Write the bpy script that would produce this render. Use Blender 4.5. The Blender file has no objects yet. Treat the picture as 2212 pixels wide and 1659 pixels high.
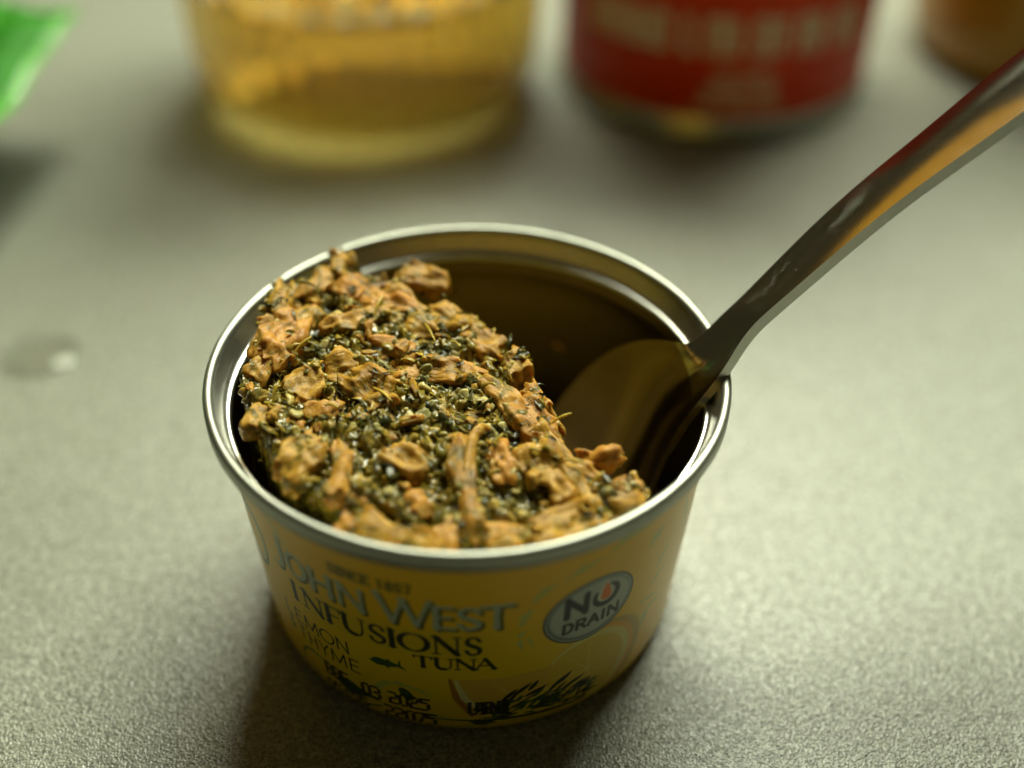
import bpy, bmesh, math, random
import numpy as np
from mathutils import Vector, Matrix

# everything below is written in millimetres and scaled to metres
MM = 0.001
sc = bpy.context.scene
COL = sc.collection
rng = np.random.default_rng(7)
random.seed(7)

# ------------------------------------------------------------------ camera
CAM = np.array([0.0, -114.781, 128.877])
CF = np.array([0.0370562, 0.77158376, -0.6350475])
CR = np.array([0.99911206, -0.04135491, 0.00805376])
CU = np.array([0.02004818, 0.63478206, 0.7724311])
FPX = 4630.0 / 4096 * 2212          # focal length in pixels of a 2212 px wide view
cd = bpy.data.cameras.new('camera')
cam = bpy.data.objects.new('camera', cd)
COL.objects.link(cam)
M = Matrix(((CR[0], CU[0], -CF[0], CAM[0] * MM),
            (CR[1], CU[1], -CF[1], CAM[1] * MM),
            (CR[2], CU[2], -CF[2], CAM[2] * MM),
            (0, 0, 0, 1)))
cam.matrix_world = M
cd.sensor_width = 36.0
cd.lens = 36.0 * 4630.0 / 4096.0
cd.clip_start = 0.005
cd.clip_end = 20.0
cd.dof.use_dof = True
cd.dof.focus_distance = 0.1425
cd.dof.aperture_fstop = 5.6
cd.dof.aperture_blades = 0
sc.camera = cam

# ------------------------------------------------------------------ world, lamp, exposure
w = bpy.data.worlds.new('World')
sc.world = w
w.use_nodes = True
bg = w.node_tree.nodes['Background']
bg.inputs['Color'].default_value = (1.0, 0.88, 0.42, 1)
bg.inputs['Strength'].default_value = 0.037

ld = bpy.data.lights.new('kitchen_lamp', 'AREA')
ld.shape = 'RECTANGLE'
ld.size = 0.40
ld.size_y = 0.22
ld.energy = 8.4
ld.color = (0.955, 1.0, 0.79)
lamp = bpy.data.objects.new('kitchen_lamp', ld)
COL.objects.link(lamp)
lamp.location = (0.12, 0.36, 0.50)
lamp.rotation_euler = (Vector((0.0, 0.03, 0.0)) - lamp.location).to_track_quat('-Z', 'Y').to_euler()

# unseen warm light, added to give the amber streak along the spoon handle
wd_ = bpy.data.lights.new('added_streak_light', 'AREA')
wd_.shape = 'RECTANGLE'
wd_.size = 0.26
wd_.size_y = 0.16
wd_.energy = 0.07
wd_.color = (1.0, 0.50, 0.03)
warm = bpy.data.objects.new('added_streak_light', wd_)
COL.objects.link(warm)
warm.location = (-0.108, 0.281, 0.297)
warm.rotation_euler = (Vector((0.052, 0.009, 0.057)) - warm.location).to_track_quat('-Z', 'Y').to_euler()

sc.view_settings.view_transform = 'Standard'
sc.view_settings.look = 'None'
sc.view_settings.exposure = 0.0
sc.view_settings.gamma = 1.0
sc.render.engine = 'CYCLES'
cy = sc.cycles
cy.use_denoising = True
cy.denoiser = 'OPENIMAGEDENOISE'
cy.max_bounces = 26
cy.transmission_bounces = 26
cy.glossy_bounces = 6
cy.diffuse_bounces = 4
cy.volume_bounces = 0
cy.sample_clamp_indirect = 60.0
cy.use_adaptive_sampling = True
cy.adaptive_threshold = 0.02
cy.caustics_reflective = True
cy.caustics_refractive = True
cy.blur_glossy = 0.3

# ------------------------------------------------------------------ helpers
def ray(px, py):
    """direction of the ray through a pixel of the 2212 px wide view"""
    return CF * FPX + CR * (px - 1106) - CU * (py - 829.5)

def on_z(px, py, z):
    d = ray(px, py)
    return CAM + d * ((z - CAM[2]) / d[2])

def mesh_obj(name, verts, faces, mat=None, parent=None, smooth=True, loc=None):
    me = bpy.data.meshes.new(name)
    v = np.asarray(verts, dtype=float) * MM
    me.from_pydata(v.tolist(), [], [list(map(int, f)) for f in faces])
    me.update()
    if smooth:
        me.polygons.foreach_set('use_smooth', [True] * len(me.polygons))
    o = bpy.data.objects.new(name, me)
    COL.objects.link(o)
    if mat is not None:
        me.materials.append(mat)
    if parent is not None:
        o.parent = parent
    if loc is not None:
        o.location = [c * MM for c in loc]
    return o

def fast_mesh(name, verts, faces, mat, parent=None, smooth=True, tone=None):
    """verts Nx3, faces MxK arrays (all with the same corner count)"""
    verts = np.asarray(verts, dtype=np.float32) * MM
    faces = np.asarray(faces, dtype=np.int32)
    k = faces.shape[1]
    me = bpy.data.meshes.new(name)
    me.vertices.add(len(verts))
    me.vertices.foreach_set('co', verts.ravel())
    me.loops.add(faces.size)
    me.loops.foreach_set('vertex_index', faces.ravel())
    me.polygons.add(len(faces))
    me.polygons.foreach_set('loop_start', np.arange(len(faces), dtype=np.int32) * k)
    me.polygons.foreach_set('use_smooth', np.full(len(faces), smooth))
    me.update(calc_edges=True)
    me.validate()
    if tone is not None:
        a = me.attributes.new('tone', 'FLOAT', 'POINT')
        a.data.foreach_set('value', np.asarray(tone, dtype=np.float32))
    me.materials.append(mat)
    o = bpy.data.objects.new(name, me)
    COL.objects.link(o)
    if parent is not None:
        o.parent = parent
    return o

def empty(name, loc=(0, 0, 0)):
    o = bpy.data.objects.new(name, None)
    COL.objects.link(o)
    o.empty_display_size = 0.005
    o.location = [c * MM for c in loc]
    return o

def tag(o, label=None, cat=None, group=None, kind=None):
    if label: o['label'] = label
    if cat: o['category'] = cat
    if group: o['group'] = group
    if kind: o['kind'] = kind
    return o

def lathe(profile, n=160, closed=False):
    """(r, z) profile turned round z -> verts, faces"""
    V, Fc = [], []
    m = len(profile)
    for i in range(n):
        a = 2 * math.pi * i / n
        c, s = math.cos(a), math.sin(a)
        for r, z in profile:
            V.append((r * c, r * s, z))
    for i in range(n):
        j = (i + 1) % n
        for k in range(m if closed else m - 1):
            k2 = (k + 1) % m
            Fc.append((i * m + k, j * m + k, j * m + k2, i * m + k2))
    return V, Fc

def spline(pts, n=8):
    """Catmull-Rom through pts"""
    P = [np.array(p, float) for p in pts]
    P = [2 * P[0] - P[1]] + P + [2 * P[-1] - P[-2]]
    out = []
    for i in range(1, len(P) - 2):
        for k in range(n):
            t = k / n
            a, b, c, d = P[i - 1], P[i], P[i + 1], P[i + 2]
            out.append(0.5 * (2 * b + (c - a) * t + (2 * a - 5 * b + 4 * c - d) * t * t + (3 * b - a - 3 * c + d) * t ** 3))
    out.append(P[-2])
    return np.array(out)

# gradient-free value noise, vectorised
def _h(ix, iy, iz, seed):
    n = (ix * 374761393 + iy * 668265263 + iz * 1440662683 + seed * 974634777) & 0xFFFFFFFF
    n = ((n ^ (n >> 13)) * 1274126177) & 0xFFFFFFFF
    n = ((n ^ (n >> 16)) * 2246822519) & 0xFFFFFFFF
    return ((n ^ (n >> 15)) & 0xFFFFFF) / float(0xFFFFFF) * 2 - 1

def noise(P, scale=1.0, seed=0):
    P = np.asarray(P, dtype=float) / scale
    I = np.floor(P).astype(np.int64)
    f = P - I
    f = f * f * f * (f * (f * 6 - 15) + 10)
    r = 0
    for dx in (0, 1):
        for dy in (0, 1):
            for dz in (0, 1):
                wgt = (f[:, 0] if dx else 1 - f[:, 0]) * (f[:, 1] if dy else 1 - f[:, 1]) * (f[:, 2] if dz else 1 - f[:, 2])
                r = r + wgt * _h(I[:, 0] + dx, I[:, 1] + dy, I[:, 2] + dz, seed)
    return r

def smooth01(x):
    x = np.clip(x, 0, 1)
    return x * x * (3 - 2 * x)

# ------------------------------------------------------------------ materials
def new_mat(name):
    m = bpy.data.materials.new(name)
    m.use_nodes = True
    nt = m.node_tree
    b = nt.nodes['Principled BSDF']
    return m, nt, b

def nd(nt, typ, **kw):
    n = nt.nodes.new(typ)
    for k, v in kw.items():
        if k in n.inputs:
            n.inputs[k].default_value = v
        else:
            setattr(n, k, v)
    return n

def ramp(nt, fac, stops, interp='LINEAR'):
    r = nt.nodes.new('ShaderNodeValToRGB')
    r.color_ramp.interpolation = interp
    el = r.color_ramp.elements
    while len(el) > 1:
        el.remove(el[-1])
    for i, (p, c) in enumerate(stops):
        e = el[0] if i == 0 else el.new(p)
        e.position = p
        e.color = (*c, 1)
    nt.links.new(fac, r.inputs[0])
    return r.outputs[0]

def mixc(nt, fac, a, b, mode='MIX'):
    m = nt.nodes.new('ShaderNodeMix')
    m.data_type = 'RGBA'
    m.blend_type = mode
    if isinstance(fac, (int, float)): m.inputs[0].default_value = fac
    else: nt.links.new(fac, m.inputs[0])
    for s, v in ((6, a), (7, b)):
        if isinstance(v, tuple): m.inputs[s].default_value = (*v, 1)
        else: nt.links.new(v, m.inputs[s])
    return m.outputs[2]

def tex_noise(nt, vec, scale, detail=3, rough=0.55, dist=0.0):
    n = nd(nt, 'ShaderNodeTexNoise', Scale=scale, Detail=detail, Roughness=rough, Distortion=dist)
    nt.links.new(vec, n.inputs['Vector'])
    return n.outputs['Fac']

def bump(nt, b, height, strength, dist, prev=None):
    n = nd(nt, 'ShaderNodeBump', Strength=strength, Distance=dist)
    nt.links.new(height, n.inputs['Height'])
    if prev is not None: nt.links.new(prev, n.inputs['Normal'])
    nt.links.new(n.outputs[0], b.inputs['Normal'])
    return n.outputs[0]

def coords(nt, kind='Object'):
    return nt.nodes.new('ShaderNodeTexCoord').outputs[kind]

# counter laminate ------------------------------------------------
def mat_counter():
    m, nt, b = new_mat('speckled_laminate')
    v = coords(nt)
    big = tex_noise(nt, v, 160, 4, 0.6)
    mid = tex_noise(nt, v, 800, 3, 0.6)
    fin = tex_noise(nt, v, 2100, 2, 0.6)
    c1 = ramp(nt, mid, [(0.33, (0.185, 0.188, 0.155)), (0.5, (0.262, 0.268, 0.222)), (0.66, (0.335, 0.342, 0.290))])
    c2 = ramp(nt, fin, [(0.3, (0.30, 0.31, 0.26)), (0.5, (1.0, 1.0, 1.0)), (0.70, (1.5, 1.5, 1.46))])
    c3 = ramp(nt, big, [(0.3, (0.92, 0.92, 0.87)), (0.7, (1.05, 1.05, 1.04))])
    c = mixc(nt, 1.0, mixc(nt, 0.9, c1, c2, 'MULTIPLY'), c3, 'MULTIPLY')
    nt.links.new(c, b.inputs['Base Color'])
    b.inputs['Roughness'].default_value = 0.31
    b.inputs['Specular IOR Level'].default_value = 0.5
    vo = nd(nt, 'ShaderNodeTexVoronoi', Scale=3300.0)
    vo.feature = 'SMOOTH_F1'
    nt.links.new(v, vo.inputs['Vector'])
    p = bump(nt, b, vo.outputs['Distance'], 0.7, 0.00018)
    bump(nt, b, tex_noise(nt, v, 1500, 3, 0.6), 0.5, 0.0002, p)
    return m

def mat_metal(name, col, rough, aniso=0.0, scratch=0.0):
    m, nt, b = new_mat(name)
    b.inputs['Metallic'].default_value = 1.0
    v = coords(nt)
    n = tex_noise(nt, v, 420, 4, 0.6)
    c = ramp(nt, n, [(0.3, tuple(x * 0.9 for x in col)), (0.7, col)])
    nt.links.new(c, b.inputs['Base Color'])
    rr = nd(nt, 'ShaderNodeMapRange')
    nt.links.new(tex_noise(nt, v, 260, 5, 0.65), rr.inputs[0])
    rr.inputs[3].default_value = rough * 0.75
    rr.inputs[4].default_value = rough * 1.3
    nt.links.new(rr.outputs[0], b.inputs['Roughness'])
    if scratch:
        mp = nd(nt, 'ShaderNodeMapping')
        mp.inputs['Scale'].default_value = (1, 1, 6)
        nt.links.new(v, mp.inputs['Vector'])
        bump(nt, b, tex_noise(nt, mp.outputs[0], 1500, 2, 0.6), scratch, 0.00005)
    return m

MAT = {}
MAT['counter'] = mat_counter()
MAT['tin'] = mat_metal('bare_aluminium', (0.70, 0.70, 0.64), 0.30, scratch=0.12)
MAT['rim'] = mat_metal('satin_rim', (0.36, 0.365, 0.31), 0.42, scratch=0.15)
MAT['lining'] = mat_metal('can_lining', (0.20, 0.145, 0.07), 0.30, scratch=0.08)
MAT['steel'] = mat_metal('polished_steel', (0.58, 0.56, 0.49), 0.12, scratch=0.10)
MAT['steel_edge'] = mat_metal('brushed_steel_edge', (0.78, 0.77, 0.70), 0.36, scratch=0.5)
MAT['steel_shaded'] = mat_metal('shaded_bowl_steel', (0.27, 0.20, 0.14), 0.16, scratch=0.2)  # bowl steel, darkened in colour for the dim can interior it mirrors
MAT['red_tin'] = mat_metal('dull_tin', (0.55, 0.56, 0.50), 0.36)

# ------------------------------------------------------------------ counter
o = mesh_obj('counter', [(-1500, -900, 0), (1500, -900, 0), (1500, 1300, 0), (-1500, 1300, 0)], [(0, 1, 2, 3)], MAT['counter'], smooth=False)
tag(o, 'grey speckled laminate kitchen counter top', kind='structure')

# ------------------------------------------------------------------ printed label (painted into pixels, wrapped round the can)
LW, LH, LZ = 4096, 800, 36.0
PD = LW / 360.0

class Print:
    """a small painter: soft capsules with varying radius, polygons and ellipses in (angle, height) space"""
    def __init__(self, base):
        self.im = base
    def X(self, a): return (a + 180.0) * PD
    def Y(self, z): return z / LZ * LH
    def blend(self, x0, x1, y0, y1, cov, col):
        sub = self.im[y0:y1, x0:x1]
        sub += (np.array(col) - sub) * cov[..., None]
    def box(self, xs, ys, pad):
        x0 = max(0, int(min(xs) - pad)); x1 = min(LW, int(max(xs) + pad) + 2)
        y0 = max(0, int(min(ys) - pad)); y1 = min(LH, int(max(ys) + pad) + 2)
        return x0, x1, y0, y1
    def caps(self, pts, rad, col, alpha=1.0, soft=1.0):
        """pts in pixels; rad per point"""
        if np.isscalar(rad): rad = [rad] * len(pts)
        x0, x1, y0, y1 = self.box([p[0] for p in pts], [p[1] for p in pts], max(rad) + soft * 2)
        if x1 <= x0 or y1 <= y0: return
        gy, gx = np.mgrid[y0:y1, x0:x1]
        best = np.full(gx.shape, -1e9)
        for (a, b, ra, rb) in zip(pts[:-1], pts[1:], rad[:-1], rad[1:]):
            dx, dy = b[0] - a[0], b[1] - a[1]
            L = dx * dx + dy * dy + 1e-9
            t = np.clip(((gx - a[0]) * dx + (gy - a[1]) * dy) / L, 0, 1)
            d = np.hypot(gx - a[0] - t * dx, gy - a[1] - t * dy)
            best = np.maximum(best, ra + (rb - ra) * t - d)
        cov = np.clip(best / soft + 0.5, 0, 1) * alpha
        self.blend(x0, x1, y0, y1, cov, col)
    def stroke(self, pts, wmm, col, alpha=1.0, soft=1.0):
        q = [(self.X(a), self.Y(z)) for a, z in pts]
        if np.isscalar(wmm): wmm = [wmm] * len(pts)
        self.caps(q, [x * LH / LZ / 2 for x in wmm], col, alpha, soft)
    def ellipse(self, a, z, ra, rz, col, alpha=1.0, soft=1.5, rot=0.0, inner=None):
        cx, cyy = self.X(a), self.Y(z)
        rx, ry = ra * PD, rz * LH / LZ
        R = max(rx, ry) + soft * 2
        x0, x1, y0, y1 = self.box([cx], [cyy], R)
        gy, gx = np.mgrid[y0:y1, x0:x1]
        c, s = math.cos(rot), math.sin(rot)
        u = ((gx - cx) * c + (gy - cyy) * s) / rx
        v = (-(gx - cx) * s + (gy - cyy) * c) / ry
        d = np.hypot(u, v)
        cov = np.clip((1 - d) * min(rx, ry) / soft + 0.5, 0, 1)
        if inner is not None:
            cov *= np.clip((d - inner) * min(rx, ry) / soft + 0.5, 0, 1)
        self.blend(x0, x1, y0, y1, cov * alpha, col)
    def poly(self, pts, col, alpha=1.0):
        q = np.array([(self.X(a), self.Y(z)) for a, z in pts])
        x0, x1, y0, y1 = self.box(q[:, 0], q[:, 1], 2)
        acc = 0
        for oy in (0.0, 0.5):
            gy, gx = np.mgrid[y0:y1, x0:x1].astype(float)
            gy += oy
            ins = np.zeros(gx.shape, bool)
            for i in range(len(q)):
                a, b = q[i], q[(i + 1) % len(q)]
                if a[1] == b[1]: continue
                cond = ((a[1] > gy) != (b[1] > gy)) & (gx < (b[0] - a[0]) * (gy - a[1]) / (b[1] - a[1]) + a[0])
                ins ^= cond
            acc = acc + ins * 0.5
        self.blend(x0, x1, y0, y1, acc * alpha, col)

def arc(cx, cyy, rx, ry, a0, a1, n=18):
    return [(cx + rx * math.cos(math.radians(a0 + (a1 - a0) * i / n)), cyy + ry * math.sin(math.radians(a0 + (a1 - a0) * i / n))) for i in range(n + 1)]

S_CURVE = [(0.90, 0.80), (0.80, 0.93), (0.60, 1.0), (0.40, 1.0), (0.18, 0.92), (0.10, 0.76), (0.18, 0.62), (0.42, 0.53), (0.66, 0.45), (0.88, 0.34), (0.92, 0.2), (0.80, 0.06), (0.58, 0.0), (0.34, 0.0), (0.16, 0.08), (0.06, 0.22)]
# glyph strokes: (points, weight)  weight 1 = stem, 0 = hairline, 2 = by direction
G = {
 'J': [([(0.75, 1.0), (0.75, 0.15), (0.62, -0.06), (0.35, -0.12), (0.1, -0.05)], 1)],
 'O': [(arc(0.5, 0.5, 0.5, 0.5, 0, 360, 40), 2)],
 'H': [([(0.12, 0), (0.12, 1)], 1), ([(0.88, 0), (0.88, 1)], 1), ([(0.12, 0.52), (0.88, 0.52)], 0)],
 'N': [([(0.1, 0), (0.1, 1)], 0), ([(0.1, 1), (0.9, 0.0)], 1), ([(0.9, 0), (0.9, 1)], 0)],
 'W': [([(0.0, 1), (0.28, 0)], 1), ([(0.28, 0), (0.52, 0.95)], 0), ([(0.48, 0.95), (0.74, 0)], 1), ([(0.74, 0), (1.0, 1)], 0)],
 'E': [([(0.15, 0), (0.15, 1)], 1), ([(0.15, 1), (0.9, 1)], 0), ([(0.15, 0.53), (0.78, 0.53)], 0), ([(0.15, 0), (0.95, 0)], 0)],
 'S': [(S_CURVE, 2)],
 'T': [([(0.5, 0), (0.5, 1)], 1), ([(0.0, 1), (1.0, 1)], 0)],
 'I': [([(0.5, 0), (0.5, 1)], 1)],
 'F': [([(0.2, 0), (0.2, 1)], 1), ([(0.2, 1), (0.95, 1)], 0), ([(0.2, 0.5), (0.8, 0.5)], 0)],
 'U': [([(0.14, 1), (0.14, 0.35), (0.2, 0.14), (0.36, 0.01), (0.55, 0.0)], 1), ([(0.55, 0.0), (0.74, 0.05), (0.84, 0.2), (0.87, 0.4), (0.87, 1)], 0)],
 'A': [([(0.0, 0), (0.5, 1)], 0), ([(0.5, 1), (1.0, 0)], 1), ([(0.18, 0.36), (0.82, 0.36)], 0)],
 'L': [([(0.1, 1), (0.1, 0)], 1), ([(0.1, 0), (0.95, 0)], 0)],
 'M': [([(0.06, 0), (0.1, 1)], 0), ([(0.1, 1), (0.5, 0.1)], 1), ([(0.5, 0.1), (0.9, 1)], 0), ([(0.9, 1), (0.94, 0)], 1)],
 'Y': [([(0.0, 1), (0.5, 0.48)], 1), ([(1.0, 1), (0.5, 0.48)], 0), ([(0.5, 0.48), (0.5, 0)], 1)],
 'D': [([(0.12, 0), (0.12, 1)], 1), ([(0.12, 1), (0.5, 1), (0.8, 0.86), (0.95, 0.5), (0.8, 0.14), (0.5, 0), (0.12, 0)], 2)],
 'R': [([(0.12, 0), (0.12, 1)], 1), ([(0.12, 1), (0.6, 1), (0.85, 0.9), (0.88, 0.7), (0.75, 0.53), (0.12, 0.48)], 2), ([(0.45, 0.48), (0.95, 0)], 1)],
 'C': [(arc(0.55, 0.5, 0.48, 0.5, 45, 315, 24), 2)],
 '&': [([(0.95, 0.0), (0.3, 0.72), (0.3, 0.9), (0.45, 1.0), (0.6, 0.9), (0.58, 0.75), (0.15, 0.4), (0.1, 0.18), (0.3, 0.0), (0.6, 0.08), (0.88, 0.42)], 2)],
 '1': [([(0.3, 0.85), (0.5, 1), (0.5, 0)], 1)],
 '8': [(arc(0.5, 0.75, 0.3, 0.25, 0, 360, 20), 2), (arc(0.5, 0.26, 0.38, 0.27, 0, 360, 20), 2)],
 '5': [([(0.85, 1), (0.25, 1), (0.2, 0.58), (0.5, 0.62), (0.8, 0.5), (0.85, 0.28), (0.7, 0.05), (0.4, 0), (0.12, 0.1)], 2)],
 '7': [([(0.1, 1), (0.9, 1), (0.4, 0)], 1)],
}
DOT = {
 'B': ['1110', '1001', '1001', '1110', '1001', '1001', '1110'], 'E': ['1111', '1000', '1000', '1110', '1000', '1000', '1111'],
 '0': ['0110', '1001', '1001', '1001', '1001', '1001', '0110'], '3': ['1110', '0001', '0001', '0110', '0001', '0001', '1110'],
 '2': ['1110', '0001', '0001', '0110', '1000', '1000', '1111'], '5': ['1111', '1000', '1110', '0001', '0001', '0001', '1110'],
 '7': ['1111', '0001', '0001', '0010', '0010', '0100', '0100'], ':': ['0000', '0110', '0110', '0000', '0110', '0110', '0000'],
 'U': ['1001', '1001', '1001', '1001', '1001', '1001', '0110'], 'T': ['1111', '0110', '0110', '0110', '0110', '0110', '0110'],
 'N': ['1001', '1101', '1101', '1111', '1011', '1011', '1001'], 'I': ['0110'] * 7, 'L': ['1000'] * 6 + ['1111'],
}

def draw_glyph(P, ch, a0, a1, z0, z1, style, thick, thin, col, alpha=1.0, soft=1.0):
    for pts, wt in G[ch]:
        if style == 'mono':
            wd = [thick] * len(pts)
        elif wt == 2:
            wd = []
            for i in range(len(pts)):
                p, q = pts[max(0, i - 1)], pts[min(len(pts) - 1, i + 1)]
                dx, dy = (q[0] - p[0]) * (a1 - a0) * 0.52, (q[1] - p[1]) * (z1 - z0)
                f = abs(dy) / (math.hypot(dx, dy) + 1e-6)
                if ch in 'S58': f = 0.35 + 0.65 * (1 - abs(pts[i][1] - 0.5) * 2) if ch == 'S' else f
                wd.append(thin + (thick - thin) * f ** 1.3)
        else:
            wd = [thick if wt == 1 else thin] * len(pts)
        q = [(a0 + (a1 - a0) * x, z0 + (z1 - z0) * y) for x, y in pts]
        if style == 'flare' and len(q) == 2:
            q = [q[0], ((q[0][0] + q[1][0]) / 2, (q[0][1] + q[1][1]) / 2), q[1]]
            wd = [wd[0] * 1.15, wd[0] * 0.85, wd[1] * 1.15]
        P.stroke(q, wd, col, alpha, soft)
        if style == 'serif' and wt != 2:
            for (x, y), other in ((pts[0], pts[1]), (pts[-1], pts[-2])):
                if abs(other[1] - y) < 0.12 and ch in 'EFLT':      # hairline arm: short vertical beak
                    s = -1 if y > 0.5 else 1
                    if y in (0, 1, 1.0):
                        aa = a0 + (a1 - a0) * x
                        P.stroke([(aa, z0 + (z1 - z0) * y), (aa, z0 + (z1 - z0) * (y + s * 0.22))], [thin * 1.5, thin * 0.6], col, alpha, soft)
                    continue
                if (y <= 0.001 or y >= 0.999) and not (ch == 'U' and y < 0.5) and not (ch == 'A' and y > 0.5) and not (ch == 'N' and abs(x - 0.9) < 0.01 and y < 0.5):
                    aa = a0 + (a1 - a0) * x
                    hw = 0.62 * max(thick, 0.45) / 0.52
                    P.stroke([(aa - hw, z0 + (z1 - z0) * y), (aa + hw, z0 + (z1 - z0) * y)], thin * 0.85, col, alpha, soft)

def draw_word(P, word, a0, a1, z0, z1, style, thick, thin, col, widths=None, gap=0.22, alpha=1.0, soft=1.0):
    wd = [dict(I=0.42, W=1.5, M=1.35, O=1.25, N=1.08).get(c, 0.9) if c != ' ' else 0.8 for c in word]
    tot = sum(wd) + gap * (len(word) - 1)
    x = a0
    k = (a1 - a0) / tot
    for c, wv in zip(word, wd):
        if c != ' ':
            draw_glyph(P, c, x, x + wv * k, z0, z1, style, thick, thin, col, alpha, soft)
        x += (wv + gap) * k

def draw_dots(P, word, a0, a1, z0, z1, col, alpha=0.92):
    n = len(word)
    k = (a1 - a0) / (n - 0.2)
    for i, c in enumerate(word):
        g = DOT.get(c)
        if not g: continue
        for r in range(7):
            for q in range(4):
                if g[r][q] == '1':
                    a = a0 + k * (i + q * 0.8 / 3.4)
                    z = z1 - (z1 - z0) * r / 6
                    P.stroke([(a - k * 0.06, z), (a + k * 0.06, z + 0.02)], (z1 - z0) / 6 * 0.95, col, alpha, 2.5)

def leaf(P, a, z, L, wid, ang, col, alpha=1.0):
    pts = []
    n = 9
    for i in range(n):
        t = i / (n - 1)
        pts.append((a + L * t * math.cos(ang) / 0.52, z + L * t * math.sin(ang)))
    P.stroke(pts, [max(0.08, wid * math.sin(math.pi * min(1, (i / (n - 1)) * 0.92 + 0.06)) ** 0.8) for i in range(n)], col, alpha, 1.5)

def make_label():
    yy, xx = np.mgrid[0:LH, 0:LW]
    ang = xx / PD - 180.0
    zz = yy / LH * LZ
    top = np.array((0.88, 0.68, 0.0)); mid = np.array((0.86, 0.73, 0.0)); side = np.array((0.90, 0.71, 0.0))
    t = smooth01((30 - zz) / 18)[..., None]
    im = top * (1 - t) + mid * t
    s = smooth01((np.abs(ang + 6) - 22) / 40)[..., None]
    im = im * (1 - s) + side * s
    P = Print(im.astype(np.float64))
    pale = (0.66, 0.70, 0.42); dk = (0.10, 0.13, 0.09); silver = (0.62, 0.66, 0.56); green = (0.16, 0.30, 0.12)
    # soft glow behind the range name and its neighbours
    for a in np.linspace(-44, 1, 16):
        P.ellipse(a, 19.8, 5.5, 2.9, (0.70, 0.66, 0.22), 0.10, 22)
    # pale swooshes round the badge and towards the right
    for pts, wv in [
        ([(19.6, 29.8), (24, 30.6), (28.6, 31.4)], [0.3, 0.8, 0.2]), ([(22.5, 30.6), (24.0, 32.2)], [0.5, 0.1]),
        ([(30.4, 31.6), (34, 32.6), (38, 32.6), (42.5, 32.2)], [0.3, 0.9, 0.9, 0.2]), ([(33, 33), (36, 34)], [0.5, 0.2]),
        ([(17.9, 29.4), (15.2, 28.7), (12.7, 27.1)], [0.2, 1.1, 0.5]), ([(12.5, 25.7), (11.0, 24.4), (10.2, 22.9)], [0.3, 1.2, 0.5]),
        ([(10.8, 21.6), (10.2, 21.0)], [0.6, 0.8]), ([(10.2, 19.6), (10.6, 18.2)], [0.9, 0.3]), ([(12.2, 19.9), (13.0, 18.6)], [0.5, 0.3]),
        ([(47.3, 29.6), (45, 28.9), (43.2, 27.8)], [0.3, 1.6, 0.4]), ([(52.8, 20.4), (50, 19.4), (47, 18.2)], [0.2, 0.6, 0.2]),
        ([(52, 24.6), (50, 23.0), (48.6, 21.0)], [0.2, 0.7, 0.2]), ([(51.4, 15.0), (47.5, 15.8), (43.8, 16.4)], [0.3, 0.5, 0.2]),
        ([(54, 13.0), (50, 13.6), (46, 12.4)], [0.3, 0.7, 0.3]), ([(47.5, 12.2), (46.8, 10.4)], [1.2, 0.7]),
        ([(57, 30), (60, 26), (61, 20)], [0.3, 0.9, 0.2]), ([(64, 22), (66, 16)], [0.9, 0.2]),
        ([(-55, 33.0), (-48.5, 30.4), (-44.5, 27.6), (-40, 25.0)], [0.2, 0.55, 0.3, 0.15]), ([(-50.5, 31.4), (-47.5, 30.2)], [0.7, 0.7]),
        ([(-24.5, 8.0), (-22.2, 9.5), (-19, 10.0)], [1.2, 0.9, 0.3]), ([(-19, 10.1), (-14, 9.6), (-11, 8.4)], [0.9, 0.6, 0.2]),
        ([(-12.0, 4.4), (-6, 3.6), (-1, 3.4)], [0.5, 0.4, 0.2]), ([(-8, 1.0), (-3, 1.8), (1, 2.9)], [0.2, 0.35, 0.5])]:
        P.stroke(pts, wv, pale, 0.75, 2.5)
    # lemon half behind the badge and lemon wedge
    P.ellipse(31.8, 9.6, 14.4, 8.2, (0.66, 0.54, 0.22), 0.7, 12, rot=0.35)
    P.ellipse(30.4, 9.5, 13.2, 7.9, (0.86, 0.62, 0.06), 0.95, 5, rot=0.35)
    P.ellipse(29.5, 9.4, 12.4, 7.5, (0.82, 0.82, 0.50), 0.75, 8, rot=0.35)
    P.ellipse(28.6, 9.2, 11.0, 6.6, (0.82, 0.68, 0.14), 0.95, 8, rot=0.35)
    for k in range(9):
        t = k * 0.70 + 0.2
        P.stroke([(28.6, 9.2), (28.6 + 10.3 * math.cos(t), 9.2 + 6.4 * math.sin(t))], [0.25, 0.12], (0.86, 0.80, 0.42), 0.55, 3)
    P.poly([(-6, 12.7), (6, 12.7), (18.5, 13.2), (17, 8), (8, 5), (-1, 4.4), (-4.6, 8.4)], (0.80, 0.66, 0.20), 0.95)
    P.stroke([(-6, 12.6), (-4.6, 8.6), (-1.0, 4.6)], [0.4, 1.0, 0.6], (0.62, 0.40, 0.08), 0.9, 4)
    P.stroke([(-4.6, 12.3), (-2.6, 8.4), (2.5, 5.2)], [0.5, 1.0, 0.7], (0.82, 0.80, 0.55), 0.9, 4)
    P.stroke([(4, 12.0), (9, 8.2)], [0.2, 0.5], (0.86, 0.78, 0.42), 0.5, 4)
    # thyme
    r2 = random.Random(11)
    for k in range(110):
        t = r2.random()
        a = -2 + 31 * t
        z = 3.1 + 2.6 * math.sin(math.pi * (0.12 + 0.75 * t)) + r2.uniform(-1.8, 1.6)
        g = r2.uniform(0.7, 2.6)
        leaf(P, a, z, r2.uniform(1.3, 2.8), r2.uniform(0.3, 0.6), r2.uniform(-0.35, 1.1), (0.085 * g, 0.135 * g, 0.06 * g), 0.95)
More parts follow.
